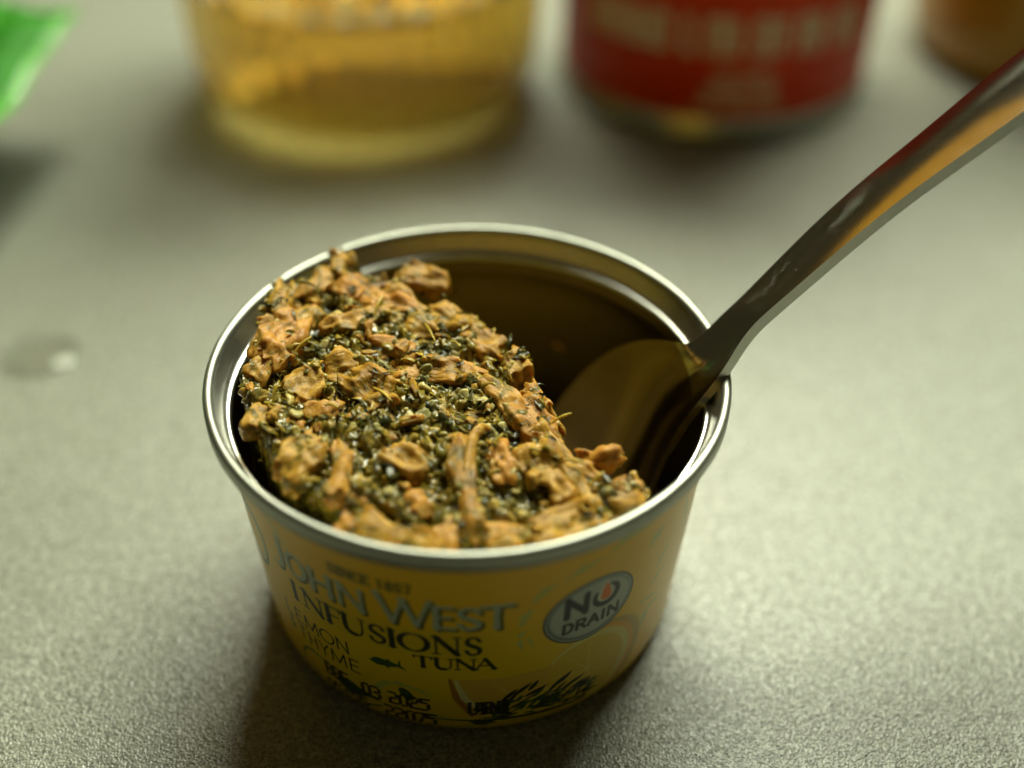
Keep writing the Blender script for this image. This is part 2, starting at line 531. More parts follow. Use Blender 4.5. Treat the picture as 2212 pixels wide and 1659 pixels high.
    for a, z, L, an in [(9, 8.2, 3.3, 0.75), (6.3, 7.4, 3.0, 0.85), (12.0, 7.6, 3.4, 0.45), (18.0, 7.3, 3.3, 0.85), (20.6, 8.4, 2.6, 0.8), (22.0, 7.0, 3.4, 0.4), (25, 5.5, 3.0, 0.5), (26, 4.0, 3.2, 0.3), (13, 8.8, 2.2, 1.0)]:
        leaf(P, a, z, L, 0.66, an, (0.05, 0.09, 0.045), 1.0)
    P.stroke([(-14, 3.6), (-4, 3.4), (8, 3.3), (20, 3.0), (29, 2.6)], [0.12, 0.25, 0.5, 0.6, 0.3], (0.09, 0.13, 0.06), 0.95, 2)
    # badge
    P.ellipse(27.2, 22.0, 12.0, 5.75, (0.17, 0.19, 0.17), 1, 1.5, rot=0.06)
    P.ellipse(27.2, 22.0, 11.5, 5.50, (0.62, 0.66, 0.62), 1, 1.5, rot=0.06)
    P.ellipse(27.2, 22.0, 11.1, 5.28, (0.40, 0.44, 0.42), 1, 2.5, rot=0.06)
    P.ellipse(27.3, 22.1, 10.5, 4.85, (0.66, 0.69, 0.64), 1, 8, rot=0.06)
    gb = (0.17, 0.17, 0.18)
    for pts in ([(20.9, 22.0), (20.9, 25.5)], [(20.9, 25.3), (25.6, 22.2)], [(25.6, 22.0), (25.6, 25.5)]):
        P.stroke(pts, 0.86, gb)
    P.stroke(arc(30.9, 23.75, 3.1, 1.75, 150, 430, 30), [0.45 + 0.5 * math.sin(math.pi * i / 30) for i in range(31)], gb)
    P.stroke([(30.6, 26.6), (30.5, 25.2), (30.6, 23.6)], [0.15, 1.2, 2.1], (0.78, 0.80, 0.74), 1, 2)
    P.stroke([(30.7, 26.2), (30.7, 25.0), (30.9, 23.5)], [0.05, 0.9, 1.55], (0.88, 0.45, 0.05), 1, 2)
    draw_word(P, 'DRAIN', 20.2, 35.3, 18.95, 20.75, 'mono', 0.46, 0.46, gb)
    # maker's name with drop shadow
    name = [('J', -51.8, -47.6, 23.6, 29.0), ('O', -46.3, -40.5, 23.5, 27.6), ('H', -39.2, -32.4, 23.5, 27.4), ('N', -31.2, -24.4, 23.4, 27.4),
            ('W', -21.2, -9.4, 23.3, 28.1), ('E', -8.9, -4.2, 23.2, 27.2), ('S', -3.5, 1.5, 23.2, 27.1), ('T', 1.6, 8.2, 23.2, 27.3)]
    for dx, dz, c, al, wv in ((0.7, -0.28, (0.24, 0.26, 0.14), 0.85, 0.82), (0.0, 0.0, silver, 1.0, 0.72)):
        for ch, a0, a1, z0, z1 in name:
            draw_glyph(P, ch, a0 + dx, a1 + dx, z0 + dz, z1 + dz, 'flare', wv, wv * 0.72, c, al, 2.0)
    draw_word(P, 'SINCE', -32.2, -22.2, 29.05, 30.6, 'serif', 0.42, 0.26, (0.30, 0.31, 0.06), soft=2.0)
    draw_word(P, '1857', -20.6, -13.0, 29.05, 30.6, 'mono', 0.36, 0.3, (0.30, 0.31, 0.06), soft=2.0)
    inf = [('I', -47.6, -44.9), ('N', -43.2, -36.9), ('F', -36.2, -31.6), ('U', -31.4, -25.2), ('S', -24.2, -20.3), ('I', -20.0, -17.6), ('O', -16.9, -10.5), ('N', -9.2, -3.2), ('S', -2.0, 1.5)]
    for ch, a0, a1 in inf:
        draw_glyph(P, ch, a0, a1, 18.0, 21.45, 'serif', 0.74, 0.27, dk)
    for ch, a0, a1 in (('T', -14.0, -9.9), ('U', -9.4, -4.9), ('N', -4.4, 0.2), ('A', 0.2, 4.5)):
        draw_glyph(P, ch, a0, a1, 14.85, 17.05, 'serif', 0.54, 0.22, dk)
    draw_word(P, 'LEMON', -53.0, -31.2, 12.65, 15.2, 'mono', 0.26, 0.26, dk)
    draw_word(P, '&', -53.0, -50.8, 9.7, 12.2, 'mono', 0.24, 0.24, (0.2, 0.25, 0.1))
    draw_word(P, 'THYME', -49.3, -28.9, 9.2, 11.75, 'mono', 0.26, 0.26, dk)
    # little fish, ring mark and the larger fish
    P.poly([(-25.7, 13.6), (-24, 14.6), (-22.8, 14.75), (-21.3, 14.6), (-20.6, 14.95), (-20.0, 14.55), (-18.2, 14.25), (-17.6, 15.5), (-17.4, 14.1), (-16.0, 13.3), (-18.3, 13.75), (-20.2, 13.4), (-20.8, 12.95), (-21.6, 13.3), (-23.6, 13.1)], green, 1)
    P.stroke(arc(-44.2, 4.6, 6.0, 3.1, 25, 235, 30), [0.12 + 0.35 * math.sin(math.pi * i / 30) for i in range(31)], (0.28, 0.42, 0.14), 0.95, 2)
    P.stroke(arc(-42.6, 4.4, 4.0, 2.2, 170, 300, 20), [0.1 + 0.25 * math.sin(math.pi * i / 20) for i in range(21)], (0.28, 0.42, 0.14), 0.9, 2)
    P.poly([(-37.6, 5.2), (-36.5, 6.3), (-33.5, 6.5), (-29.8, 5.6), (-27.6, 5.3), (-24, 4.4), (-27.4, 4.5), (-30, 3.9), (-34.0, 3.5), (-36.6, 4.2)], (0.12, 0.24, 0.11), 0.95)
    P.ellipse(-17.0, 8.0, 1.5, 1.4, (0.12, 0.22, 0.09), 0.9, 3, rot=0.5)
    P.stroke([(-45, 0.8), (-38, 0.9), (-30, 2.2), (-24.5, 3.4)], [0.1, 0.2, 0.4, 0.25], (0.16, 0.26, 0.10), 0.9, 2)
    # round mark on the left shoulder
    P.ellipse(-63, 23.0, 7.0, 5.6, (0.18, 0.24, 0.14), 1, 2, inner=0.80)
    P.ellipse(-63, 23.0, 6.0, 4.6, (0.66, 0.68, 0.40), 1, 2, inner=0.78)
    # ink-jet date stamp
    ink = (0.07, 0.06, 0.04)
    draw_dots(P, 'BBE', -40.8, -33.6, 4.9, 7.4, ink)
    draw_dots(P, '03', -29.2, -24.2, 4.9, 7.4, ink)
    draw_dots(P, '2025', -21.6, -11.4, 5.1, 7.5, ink)
    draw_dots(P, '05:55', -41.4, -28.6, 1.5, 3.6, ink)
    draw_dots(P, '22075', -23.2, -10.0, 1.7, 4.1, ink)
    draw_dots(P, 'UTNI', -1.5, 8.5, 4.9, 7.4, ink)
    img = bpy.data.images.new('can_print', LW, LH, alpha=False)
    px = np.ones((LH, LW, 4), np.float32)
    px[..., :3] = np.clip(P.im, 0, 1)
    img.pixels.foreach_set(px.ravel())
    img.update()
    img.pack()
    return img

def mat_print(img):
    m, nt, b = new_mat('printed_aluminium')
    t = nd(nt, 'ShaderNodeTexImage')
    t.image = img
    t.interpolation = 'Cubic'
    uv = nd(nt, 'ShaderNodeUVMap')
    nt.links.new(uv.outputs[0], t.inputs['Vector'])
    nt.links.new(t.outputs[0], b.inputs['Base Color'])
    b.inputs['Metallic'].default_value = 0.08
    b.inputs['Roughness'].default_value = 0.38
    b.inputs['Coat Weight'].default_value = 0.2
    b.inputs['Coat Roughness'].default_value = 0.22
    return m

MAT['print'] = mat_print(make_label())

# ------------------------------------------------------------------ tuna can
can = empty('open_can')
tag(can, 'open yellow ring-pull can of tuna with silver rim, printed label and spoon inside', 'can')

body_prof = [(0.0, 1.0), (23.5, 1.0), (25.0, 0.25), (26.6, 0.0), (27.7, 0.25), (28.5, 1.1), (28.85, 2.4)]
body_prof += [(28.85 + (31.25 - 28.85) * k / 14, 2.4 + (35.4 - 2.4) * k / 14) for k in range(1, 15)] + [(31.35, 35.75)]
V, Fc = lathe(body_prof, 256)
body = mesh_obj('can_wall', V, Fc, MAT['print'], can)
uvl = body.data.uv_layers.new(name='UVMap')
co = np.array([v.co[:] for v in body.data.vertices]) / MM
for poly in body.data.polygons:
    us = []
    for li in poly.loop_indices:
        x, y, z = co[body.data.loops[li].vertex_index]
        us.append([math.atan2(x, -y) / (2 * math.pi) + 0.5, z / LZ])
    if max(u[0] for u in us) - min(u[0] for u in us) > 0.5:
        for u in us:
            if u[0] < 0.5: u[0] += 1
    for li, u in zip(poly.loop_indices, us):
        uvl.data[li].uv = u

rim_prof = [(31.32, 35.45), (32.2, 35.4), (32.75, 35.6), (32.97, 36.0)] + [(32.36 + 0.64 * math.cos(math.radians(t)), 37.56 + 0.64 * math.sin(math.radians(t))) for t in range(-6, 187, 12)] + [(31.66, 37.2)]
rim_prof = [tuple(p) for p in rim_prof]
V, Fc = lathe(rim_prof, 256)
V = np.array(V); V[:, :2] *= (1 + 0.0009 * noise(V, 5.0, 41) + 0.0006 * noise(V, 1.6, 42))[:, None]; V[:, 2] += 0.035 * noise(V, 7.0, 43)
mesh_obj('rim', V, Fc, MAT['rim'], can)
ledge_prof = [tuple(p) for p in spline([(31.66, 37.2), (31.42, 36.4), (31.12, 35.5), (30.86, 34.85), (30.5, 34.52), (30.22, 34.52), (30.05, 34.35), (29.95, 34.0), (30.02, 33.75), (30.3, 33.7)], 5)]
V, Fc = lathe(ledge_prof, 256)
mesh_obj('lid_ring', V, Fc, MAT['tin'], can)
lin_prof = [(30.3, 33.7), (30.7, 33.3), (30.72, 32.8), (30.45, 32.3), (30.30, 31.8), (30.42, 31.2)] + [(30.5 - 2.2 * k / 10, 30.6 - 26.4 * k / 10) for k in range(0, 11)] + [(28.0, 2.6), (27.0, 1.7), (25, 1.4), (0, 1.4)]
V, Fc = lathe(lin_prof, 160)
mesh_obj('lining', V, Fc, MAT['lining'], can)

# ------------------------------------------------------------------ spoon
def build_spoon():
    # centre line of the upper face, from bowl tip to the end of the handle (mm)
    pts = [(6.4, -6.4, 5.0), (11.0, -4.0, 11.0), (15.1, -0.3, 18.3), (19.9, 2.0, 25.8), (24.4, 0.7, 32.2), (27.9, -1.0, 36.3), (30.2, -0.7, 38.9), (32.2, 0.5, 41.2), (34.2, 1.3, 43.6), (37.2, 2.6, 46.1), (44.3, 5.6, 52.2), (51.4, 8.7, 57.4), (60.2, 12.1, 62.9), (68.2, 15.1, 68.4), (78, 18.6, 74.2), (90, 23, 80), (104, 28, 85)]
    hw = [1.5, 9.6, 12.0, 11.6, 8.0, 4.6, 3.7, 3.3, 3.15, 3.4, 4.1, 4.6, 5.3, 6.1, 7.2, 8.0, 6.0]
    dish = [0.0, 2.6, 4.2, 4.2, 2.7, 1.3, 0.6, 0.25, -0.05, -0.14, -0.2, -0.24, -0.28, -0.32, -0.34, -0.34, -0.2]
    A = spline([(*p, h, d) for p, h, d in zip(pts, hw, dish)], 6)
    for _ in range(14):                 # even out the hand-set stations
        A[1:-1] = 0.25 * A[:-2] + 0.5 * A[1:-1] + 0.25 * A[2:]
    C, H, D = A[:, :3], A[:, 3], A[:, 4]
    T = np.gradient(C, axis=0); T /= np.linalg.norm(T, axis=1)[:, None]
    wv0 = np.array([-0.342, 0.940, 0.0])
    n_s, n_c = len(C), 17
    thick = 1.5
    top, bot = [], []
    for i in range(n_s):
        roll = math.radians(20) * float(smooth01((i - 26) / 26.0))
        wv = wv0 * math.cos(roll) + np.array([0, 0, -1.0]) * math.sin(roll)
        W = wv - T[i] * (wv @ T[i]); W /= np.linalg.norm(W)
        N = np.cross(T[i], W)          # up-left side (concave face)
        if N[2] < 0: N = -N
        for j in range(n_c):
            s = -1 + 2 * j / (n_c - 1)
            dd = D[i] * (1 - s * s)
            top.append(C[i] + W * s * H[i] - N * dd)
            bot.append(C[i] + W * s * (H[i] - 0.12) - N * (dd + thick * (0.75 if i < 24 else 1.0)))
    V = top + bot
    off = n_s * n_c
    ft, fb, fs = [], [], []
    for i in range(n_s - 1):
        for j in range(n_c - 1):
            a = i * n_c + j
            ft.append((a, a + n_c, a + n_c + 1, a + 1))
            fb.append((off + a, off + a + 1, off + a + n_c + 1, off + a + n_c))
    for i in range(n_s - 1):
        a = i * n_c
        fs.append((a, off + a, off + a + n_c, a + n_c))
        a = i * n_c + n_c - 1
        fs.append((a, a + n_c, off + a + n_c, off + a))
    for j in range(n_c - 1):
        fs.append((j, j + 1, off + j + 1, off + j))
        a = (n_s - 1) * n_c + j
        fs.append((a, off + a, off + a + 1, a + 1))
    return np.array(V), ft, fb, fs, n_s, n_c

V, ft, fb, fs, n_s, n_c = build_spoon()
spoon = empty('teaspoon', (6.6, -7.4, 5.0))
tag(spoon, 'steel teaspoon leaning on the can rim with its bowl down in the can', 'spoon')
NECK = 29                      # station where the bowl's root turns into the handle
def spoon_piece(name, keep):
    me = bpy.data.meshes.new(name)
    groups = [(ft, 0), (fb, 0), (fs, 1)]
    faces, mats = [], []
    for fl, mi in groups:
        for f in fl:
            st = [(v % (n_s * n_c)) // n_c for v in f]
            if keep(min(st), max(st)):
                faces.append(f); mats.append(mi)
    used = sorted({v for f in faces for v in f})
    idx = {v: i for i, v in enumerate(used)}
    me.from_pydata(((V[used] - np.array((6.6, -7.4, 5.0))) * MM).tolist(), [], [[idx[v] for v in f] for f in faces])
    me.materials.append(MAT['steel_shaded'] if name == 'bowl' else MAT['steel']); me.materials.append(MAT['steel_edge'])
    me.polygons.foreach_set('material_index', mats)
    me.polygons.foreach_set('use_smooth', [True] * len(faces))
    bm = bmesh.new(); bm.from_mesh(me)
    bmesh.ops.recalc_face_normals(bm, faces=bm.faces)
    for e in bm.edges:
        if len(e.link_faces) == 2 and e.calc_face_angle(0) > 0.6: e.smooth = False
    bm.to_mesh(me); bm.free()
    o = bpy.data.objects.new(name, me); COL.objects.link(o); o.parent = spoon
    return o
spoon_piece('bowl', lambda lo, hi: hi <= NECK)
spoon_piece('handle', lambda lo, hi: lo >= NECK)

# ------------------------------------------------------------------ the tuna itself
LEFT_ARC = [(28.2 * math.cos(math.radians(a)), 28.2 * math.sin(math.radians(a))) for a in range(131, 312, 6)]
CLIFF = [(20.0, -20.6), (17.6, -17.3), (12.6, -14.3), (10.3, -9.0), (7.2, -1.5), (2.8, 6.2), (-3.2, 14.0), (-9.5, 18.8), (-15.5, 21.6)]
FOOD = np.array(LEFT_ARC + CLIFF)

def sdist(x, y, poly):
    """signed distance to a polygon, positive inside; also the distance to the cliff stretch alone"""
    P = np.stack([x, y], -1)
    best = np.full(len(P), 1e9)
    ins = np.zeros(len(P), bool)
    n = len(poly)
    for i in range(n):
        a, b = poly[i], poly[(i + 1) % n]
        d = b - a
        t = np.clip(((P - a) @ d) / (d @ d), 0, 1)
        best = np.minimum(best, np.hypot(*(P - a - t[:, None] * d).T))
        ins ^= ((a[1] > y) != (b[1] > y)) & (x < (b[0] - a[0]) * (y - a[1]) / (b[1] - a[1] + 1e-12) + a[0])
    return np.where(ins, best, -best)

def z_plane(x, y):
    return 37.3 + 0.10 * y - 0.05 * x

def z_smooth(x, y):
    x = np.atleast_1d(np.asarray(x, float)); y = np.atleast_1d(np.asarray(y, float))
    P = np.stack([x, y, 0 * x], -1)
    d = sdist(x, y, FOOD) + 0.9 * noise(P, 3.0, 3) + 0.4 * noise(P, 1.2, 4)
    r = np.hypot(x, y)
    soft = np.where(r > 26.0, 1.0, 3.2)          # moulded outer side is steep, the dug side slopes
    top = z_plane(x, y) + 0.9 * noise(P, 6.5, 1) + 0.9 * noise(P, 3.1, 2) + 0.35
    fl = 7.0 + 1.2 * noise(P, 4.0, 6)
    k = smooth01((d + soft * 0.6) / (soft * 1.6))
    return fl + (top - fl) * k

def z_fine(x, y):
    x = np.atleast_1d(np.asarray(x, float)); y = np.atleast_1d(np.asarray(y, float))
    P = np.stack([x, y, 0.1 * x], -1)
    n1 = noise(P, 1.5, 11); n2 = noise(P, 0.8, 12); n3 = noise(P, 0.42, 13)
    return z_smooth(x, y) + 0.7 * n1 + 0.5 * n2 + 0.32 * n3

def surf(px, py):
    """where the ray through a pixel of the 2212 px view meets the tilted top of the food"""
    z = 37.3
    for _ in range(4):
        p = on_z(px, py, z)
        z = float(z_plane(p[0], p[1]))
    return np.array([p[0], p[1], z])

def mat_tuna():
    m, nt, b = new_mat('flaked_tuna')
    v = coords(nt)
    oi = nd(nt, 'ShaderNodeObjectInfo')
    off = nd(nt, 'ShaderNodeVectorMath', operation='MULTIPLY_ADD')
    cmb = nd(nt, 'ShaderNodeCombineXYZ')
    for k in range(3): nt.links.new(oi.outputs['Random'], cmb.inputs[k])
    nt.links.new(cmb.outputs[0], off.inputs[0]); off.inputs[1].default_value = (0.3, 0.5, 0.7)
    nt.links.new(v, off.inputs[2])
    mp = nd(nt, 'ShaderNodeMapping'); mp.inputs['Scale'].default_value = (0.22, 1.0, 1.0)
    nt.links.new(off.outputs[0], mp.inputs['Vector'])
    fib = tex_noise(nt, mp.outputs[0], 1300, 4, 0.6, 0.4)
    blo = tex_noise(nt, off.outputs[0], 420, 4, 0.6)
    fin = tex_noise(nt, off.outputs[0], 3200, 3, 0.6)
    c = ramp(nt, fib, [(0.28, (0.32, 0.150, 0.016)), (0.5, (0.46, 0.245, 0.036)), (0.72, (0.58, 0.340, 0.072))])
    st = ramp(nt, blo, [(0.47, (1, 1, 1)), (0.60, (0.62, 0.58, 0.25)), (0.74, (0.30, 0.29, 0.09))])
    c = mixc(nt, 0.5, c, st, 'MULTIPLY')
    sm = ramp(nt, tex_noise(nt, off.outputs[0], 300, 5, 0.68, 0.8), [(0.52, (0, 0, 0)), (0.61, (0.85, 0.85, 0.85))])
    paste = ramp(nt, tex_noise(nt, off.outputs[0], 1500, 3, 0.6), [(0.35, (0.040, 0.040, 0.003)), (0.55, (0.14, 0.112, 0.009)), (0.7, (0.26, 0.18, 0.02))])
    c = mixc(nt, sm, c, paste)          # herb paste smeared over the flesh
    pk = ramp(nt, oi.outputs['Random'], [(0.0, (1.06, 0.92, 0.80)), (0.35, (1.0, 1.0, 0.95)), (0.7, (0.95, 0.98, 0.70)), (1.0, (0.78, 0.70, 0.5))])
    c = mixc(nt, 1.0, c, pk, 'MULTIPLY')
    nt.links.new(c, b.inputs['Base Color'])
    b.inputs['Subsurface Weight'].default_value = 0.5
    b.inputs['Subsurface Radius'].default_value = (1.0, 0.6, 0.2)
    b.inputs['Subsurface Scale'].default_value = 0.0013
    b.inputs['Roughness'].default_value = 0.5
    b.inputs['Specular IOR Level'].default_value = 0.12
    b.inputs['Coat Weight'].default_value = 0.3
    b.inputs['Coat Roughness'].default_value = 0.13
    p0 = bump(nt, b, fib, 0.55, 0.0005)
    p = bump(nt, b, fin, 0.6, 0.00028, p0)
    p = bump(nt, b, fin, 0.4, 0.00028, p0)
    nt.links.new(p, b.inputs['Coat Normal'])
    return m

def mat_tone(name, stops, rough=0.35, coat=0.5, sss=0.0, source='tone', fine=2600, bstr=0.5, trans=0.0, lo=(0.55, 0.55, 0.5), hi=(1.3, 1.28, 1.2)):
    m, nt, b = new_mat(name)
    v = coords(nt)
    if source == 'tone':
        a = nd(nt, 'ShaderNodeAttribute'); a.attribute_name = 'tone'; t = a.outputs['Fac']
    else:
        t = nd(nt, 'ShaderNodeObjectInfo').outputs['Random']
    c = ramp(nt, t, stops)
    n = tex_noise(nt, v, 900, 3, 0.6)
    c = mixc(nt, 0.8, c, ramp(nt, n, [(0.3, lo), (0.7, hi)]), 'MULTIPLY')
    nt.links.new(c, b.inputs['Base Color'])
    b.inputs['Roughness'].default_value = rough
    b.inputs['Coat Weight'].default_value = coat
    b.inputs['Coat Roughness'].default_value = 0.1
    b.inputs['Specular IOR Level'].default_value = 0.12
    if sss:
        b.inputs['Subsurface Weight'].default_value = sss
        b.inputs['Subsurface Radius'].default_value = (1, 0.8, 0.4)
        b.inputs['Subsurface Scale'].default_value = 0.0012
    if trans:
        b.inputs['Transmission Weight'].default_value = trans
    bump(nt, b, tex_noise(nt, v, fine, 3, 0.6), bstr, 0.00015)
    return m

def mat_mash():
    m, nt, b = new_mat('herb_mash')
    v = coords(nt)
    n1 = tex_noise(nt, v, 330, 5, 0.7, 1.6)
    n2 = tex_noise(nt, v, 1300, 3, 0.6)
    c = ramp(nt, n1, [(0.30, (0.030, 0.031, 0.002)), (0.43, (0.115, 0.098, 0.007)), (0.55, (0.25, 0.175, 0.014)), (0.70, (0.44, 0.27, 0.035))])
    c = mixc(nt, 0.8, c, ramp(nt, n2, [(0.3, (0.4, 0.42, 0.35)), (0.55, (1, 1, 1)), (0.75, (1.6, 1.5, 1.3))]), 'MULTIPLY')
    nt.links.new(c, b.inputs['Base Color'])
    b.inputs['Roughness'].default_value = 0.45
    b.inputs['Specular IOR Level'].default_value = 0.25
    b.inputs['Coat Weight'].default_value = 0.85
    b.inputs['Coat Roughness'].default_value = 0.12
    b.inputs['Subsurface Weight'].default_value = 0.3
    b.inputs['Subsurface Radius'].default_value = (1, 0.7, 0.3)
    b.inputs['Subsurface Scale'].default_value = 0.0008
    p = bump(nt, b, n2, 0.7, 0.0004)
    bump(nt, b, tex_noise(nt, v, 3600, 3, 0.6), 0.5, 0.00016, p)
    return m

MAT['tuna'] = mat_tuna()
MAT['mash'] = mat_mash()
GREENS = [(0.0, (0.014, 0.016, 0.002)), (0.28, (0.040, 0.041, 0.003)), (0.55, (0.110, 0.092, 0.007)), (0.8, (0.26, 0.18, 0.010)), (1.0, (0.42, 0.28, 0.03))]
MAT['herb'] = mat_tone('chopped_herb', GREENS, 0.5, 0.3)
MAT['herb_o'] = mat_tone('herb_leaf', GREENS, 0.5, 0.3, source='obj')
MAT['crumb'] = mat_tone('tuna_crumb', [(0.0, (0.045, 0.045, 0.004)), (0.2, (0.115, 0.096, 0.008)), (0.42, (0.22, 0.155, 0.014)), (0.7, (0.38, 0.235, 0.034)), (1.0, (0.48, 0.36, 0.10))], 0.45, 0.5, 0.5)
MAT['onion'] = mat_tone('soft_onion', [(0.0, (0.24, 0.23, 0.10)), (0.5, (0.40, 0.35, 0.13)), (1.0, (0.52, 0.43, 0.17))], 0.4, 0.3, 0.6, source='obj', bstr=0.25, fine=1600)
MAT['stalk'] = mat_tone('thyme_stalk', [(0.0, (0.36, 0.25, 0.02)), (1.0, (0.5, 0.36, 0.05))], 0.4, 0.3, 0.2, source='obj')

food = empty('tuna_salad', (0, 0, 0))
tag(food, 'heap of flaked tuna with herbs and onion, dug away on the side of the spoon', 'food')

# the mash that carries everything: a dense height sheet
NG = 350
gx = np.linspace(-29.0, 29.0, NG)
X, Y = np.meshgrid(gx, gx)
xf, yf = X.ravel(), Y.ravel()
zf = z_fine(xf, yf)
xf2 = xf.copy(); yf2 = yf.copy()
rr_ = np.hypot(xf, yf)
k = np.minimum(1.0, 28.9 / np.maximum(rr_, 1e-6))
ids = np.arange(NG * NG).reshape(NG, NG)
quads = np.stack([ids[:-1, :-1], ids[:-1, 1:], ids[1:, 1:], ids[1:, :-1]], -1).reshape(-1, 4)
keep = (rr_[quads] < 28.7).all(1)
quads = quads[keep]
used = np.unique(quads)
remap = np.full(NG * NG, -1); remap[used] = np.arange(len(used))
P3 = np.stack([xf, yf, zf], -1)[used]
# overhangs and torn sides: push the sheet sideways a little
P3[:, 0] += 0.35 * noise(P3, 1.1, 21); P3[:, 1] += 0.35 * noise(P3, 1.1, 22)
mash = fast_mesh('herb_mash', P3, remap[quads], MAT['mash'], food)

# ---- tuna pieces
def chunk_mesh(name, L, W, T, seed, jag=0.12, ridge=0.16, bend=0.0, taper=0.0, blocky=6.0, cuts=6):
    nx = int(np.clip(L / 0.27, 8, 40)); ny = int(np.clip(W / 0.27, 6, 26)); nz = int(np.clip(T / 0.34, 3, 9))
    idx, pts = {}, []
    def vid(i, j, k):
        key = (i, j, k)
        if key not in idx:
            idx[key] = len(pts)
            pts.append((-1 + 2 * i / nx, -1 + 2 * j / ny, -1 + 2 * k / nz))
        return idx[key]
    F = []
    for i in range(nx):
        for j in range(ny):
            F.append((vid(i, j, 0), vid(i, j + 1, 0), vid(i + 1, j + 1, 0), vid(i + 1, j, 0)))
            F.append((vid(i, j, nz), vid(i + 1, j, nz), vid(i + 1, j + 1, nz), vid(i, j + 1, nz)))
    for i in range(nx):
        for k in range(nz):
            F.append((vid(i, 0, k), vid(i + 1, 0, k), vid(i + 1, 0, k + 1), vid(i, 0, k + 1)))
            F.append((vid(i, ny, k), vid(i, ny, k + 1), vid(i + 1, ny, k + 1), vid(i + 1, ny, k)))
    for j in range(ny):
        for k in range(nz):
            F.append((vid(0, j, k), vid(0, j, k + 1), vid(0, j + 1, k + 1), vid(0, j + 1, k)))
            F.append((vid(nx, j, k), vid(nx, j + 1, k), vid(nx, j + 1, k + 1), vid(nx, j, k + 1)))
    p = np.array(pts)
    nrm = (np.abs(p) ** blocky).sum(1) ** (1 / blocky)
    q = p / nrm[:, None]
    N = q / np.array([L, W, T]); N /= np.linalg.norm(N, axis=1)[:, None] + 1e-9
    P = q * np.array([L, W, T]) / 2
    u = p[:, 0]
    sd = seed * 7 + 1
    # break corners off with a few flat cuts so that it reads as torn flesh
    rq = np.random.default_rng(seed)
    for _ in range(cuts):
        cn = rq.normal(0, 1, 3) * np.array([1.0, 1.1, 0.7]); cn /= np.linalg.norm(cn)
        ext = (np.abs(cn) * np.array([L, W, T]) / 2).sum()
        dd = P @ cn - ext * rq.uniform(0.58, 0.85)
        P -= np.maximum(dd, 0)[:, None] * cn * 0.85
    one = np.ones(len(P))
    # uneven outline
    wid = 1 + 0.30 * noise(np.stack([P[:, 0], 5 * one * seed, one], -1), max(1.2, L * 0.28), sd) - taper * (u * 0.5 + 0.5)
    P[:, 1] *= wid
    P[:, 1] += 0.16 * W * noise(np.stack([P[:, 0], one * 3, one * seed], -1), max(1.5, L * 0.4), sd + 1)
    P[:, 2] += 0.22 * T * noise(np.stack([P[:, 0], P[:, 1], one * seed], -1), 1.9, sd + 2)
    # torn ends
    P[:, 0] += np.sign(u) * np.abs(u) ** 4 * jag * L * noise(np.stack([P[:, 1], P[:, 2], np.sign(u) * 9], -1), 0.75, sd + 3)
    # layers that step, and grooves along the grain
    lay = noise(np.stack([P[:, 0] * 0.35, P[:, 1], one * seed], -1), 1.3, sd + 4)
    P += N * (0.22 * np.tanh(7 * lay))[:, None] * min(1.0, T / 2)
    g = noise(np.stack([P[:, 0] * 0.18, P[:, 1], P[:, 2]], -1), 0.55, sd + 5)
    P += N * (ridge * (1 - 2 * np.abs(g)))[:, None]
    P += N * (0.15 * noise(P, 0.8, sd + 6) + 0.07 * noise(P, 0.38, sd + 8))[:, None]
    if bend:
        P[:, 2] -= bend * (P[:, 0] / (L / 2)) ** 2 * L * 0.5
    return P, np.array(F)

def frame(dirx, up):
    x = dirx / np.linalg.norm(dirx)
    z = up - x * (up @ x); z /= np.linalg.norm(z)
    y = np.cross(z, x)
    return x, y, z

def place(o, loc, x, y, z, s=1.0):
    o.matrix_world = Matrix(((x[0] * s, y[0] * s, z[0] * s, loc[0] * MM), (x[1] * s, y[1] * s, z[1] * s, loc[1] * MM), (x[2] * s, y[2] * s, z[2] * s, loc[2] * MM), (0, 0, 0, 1)))

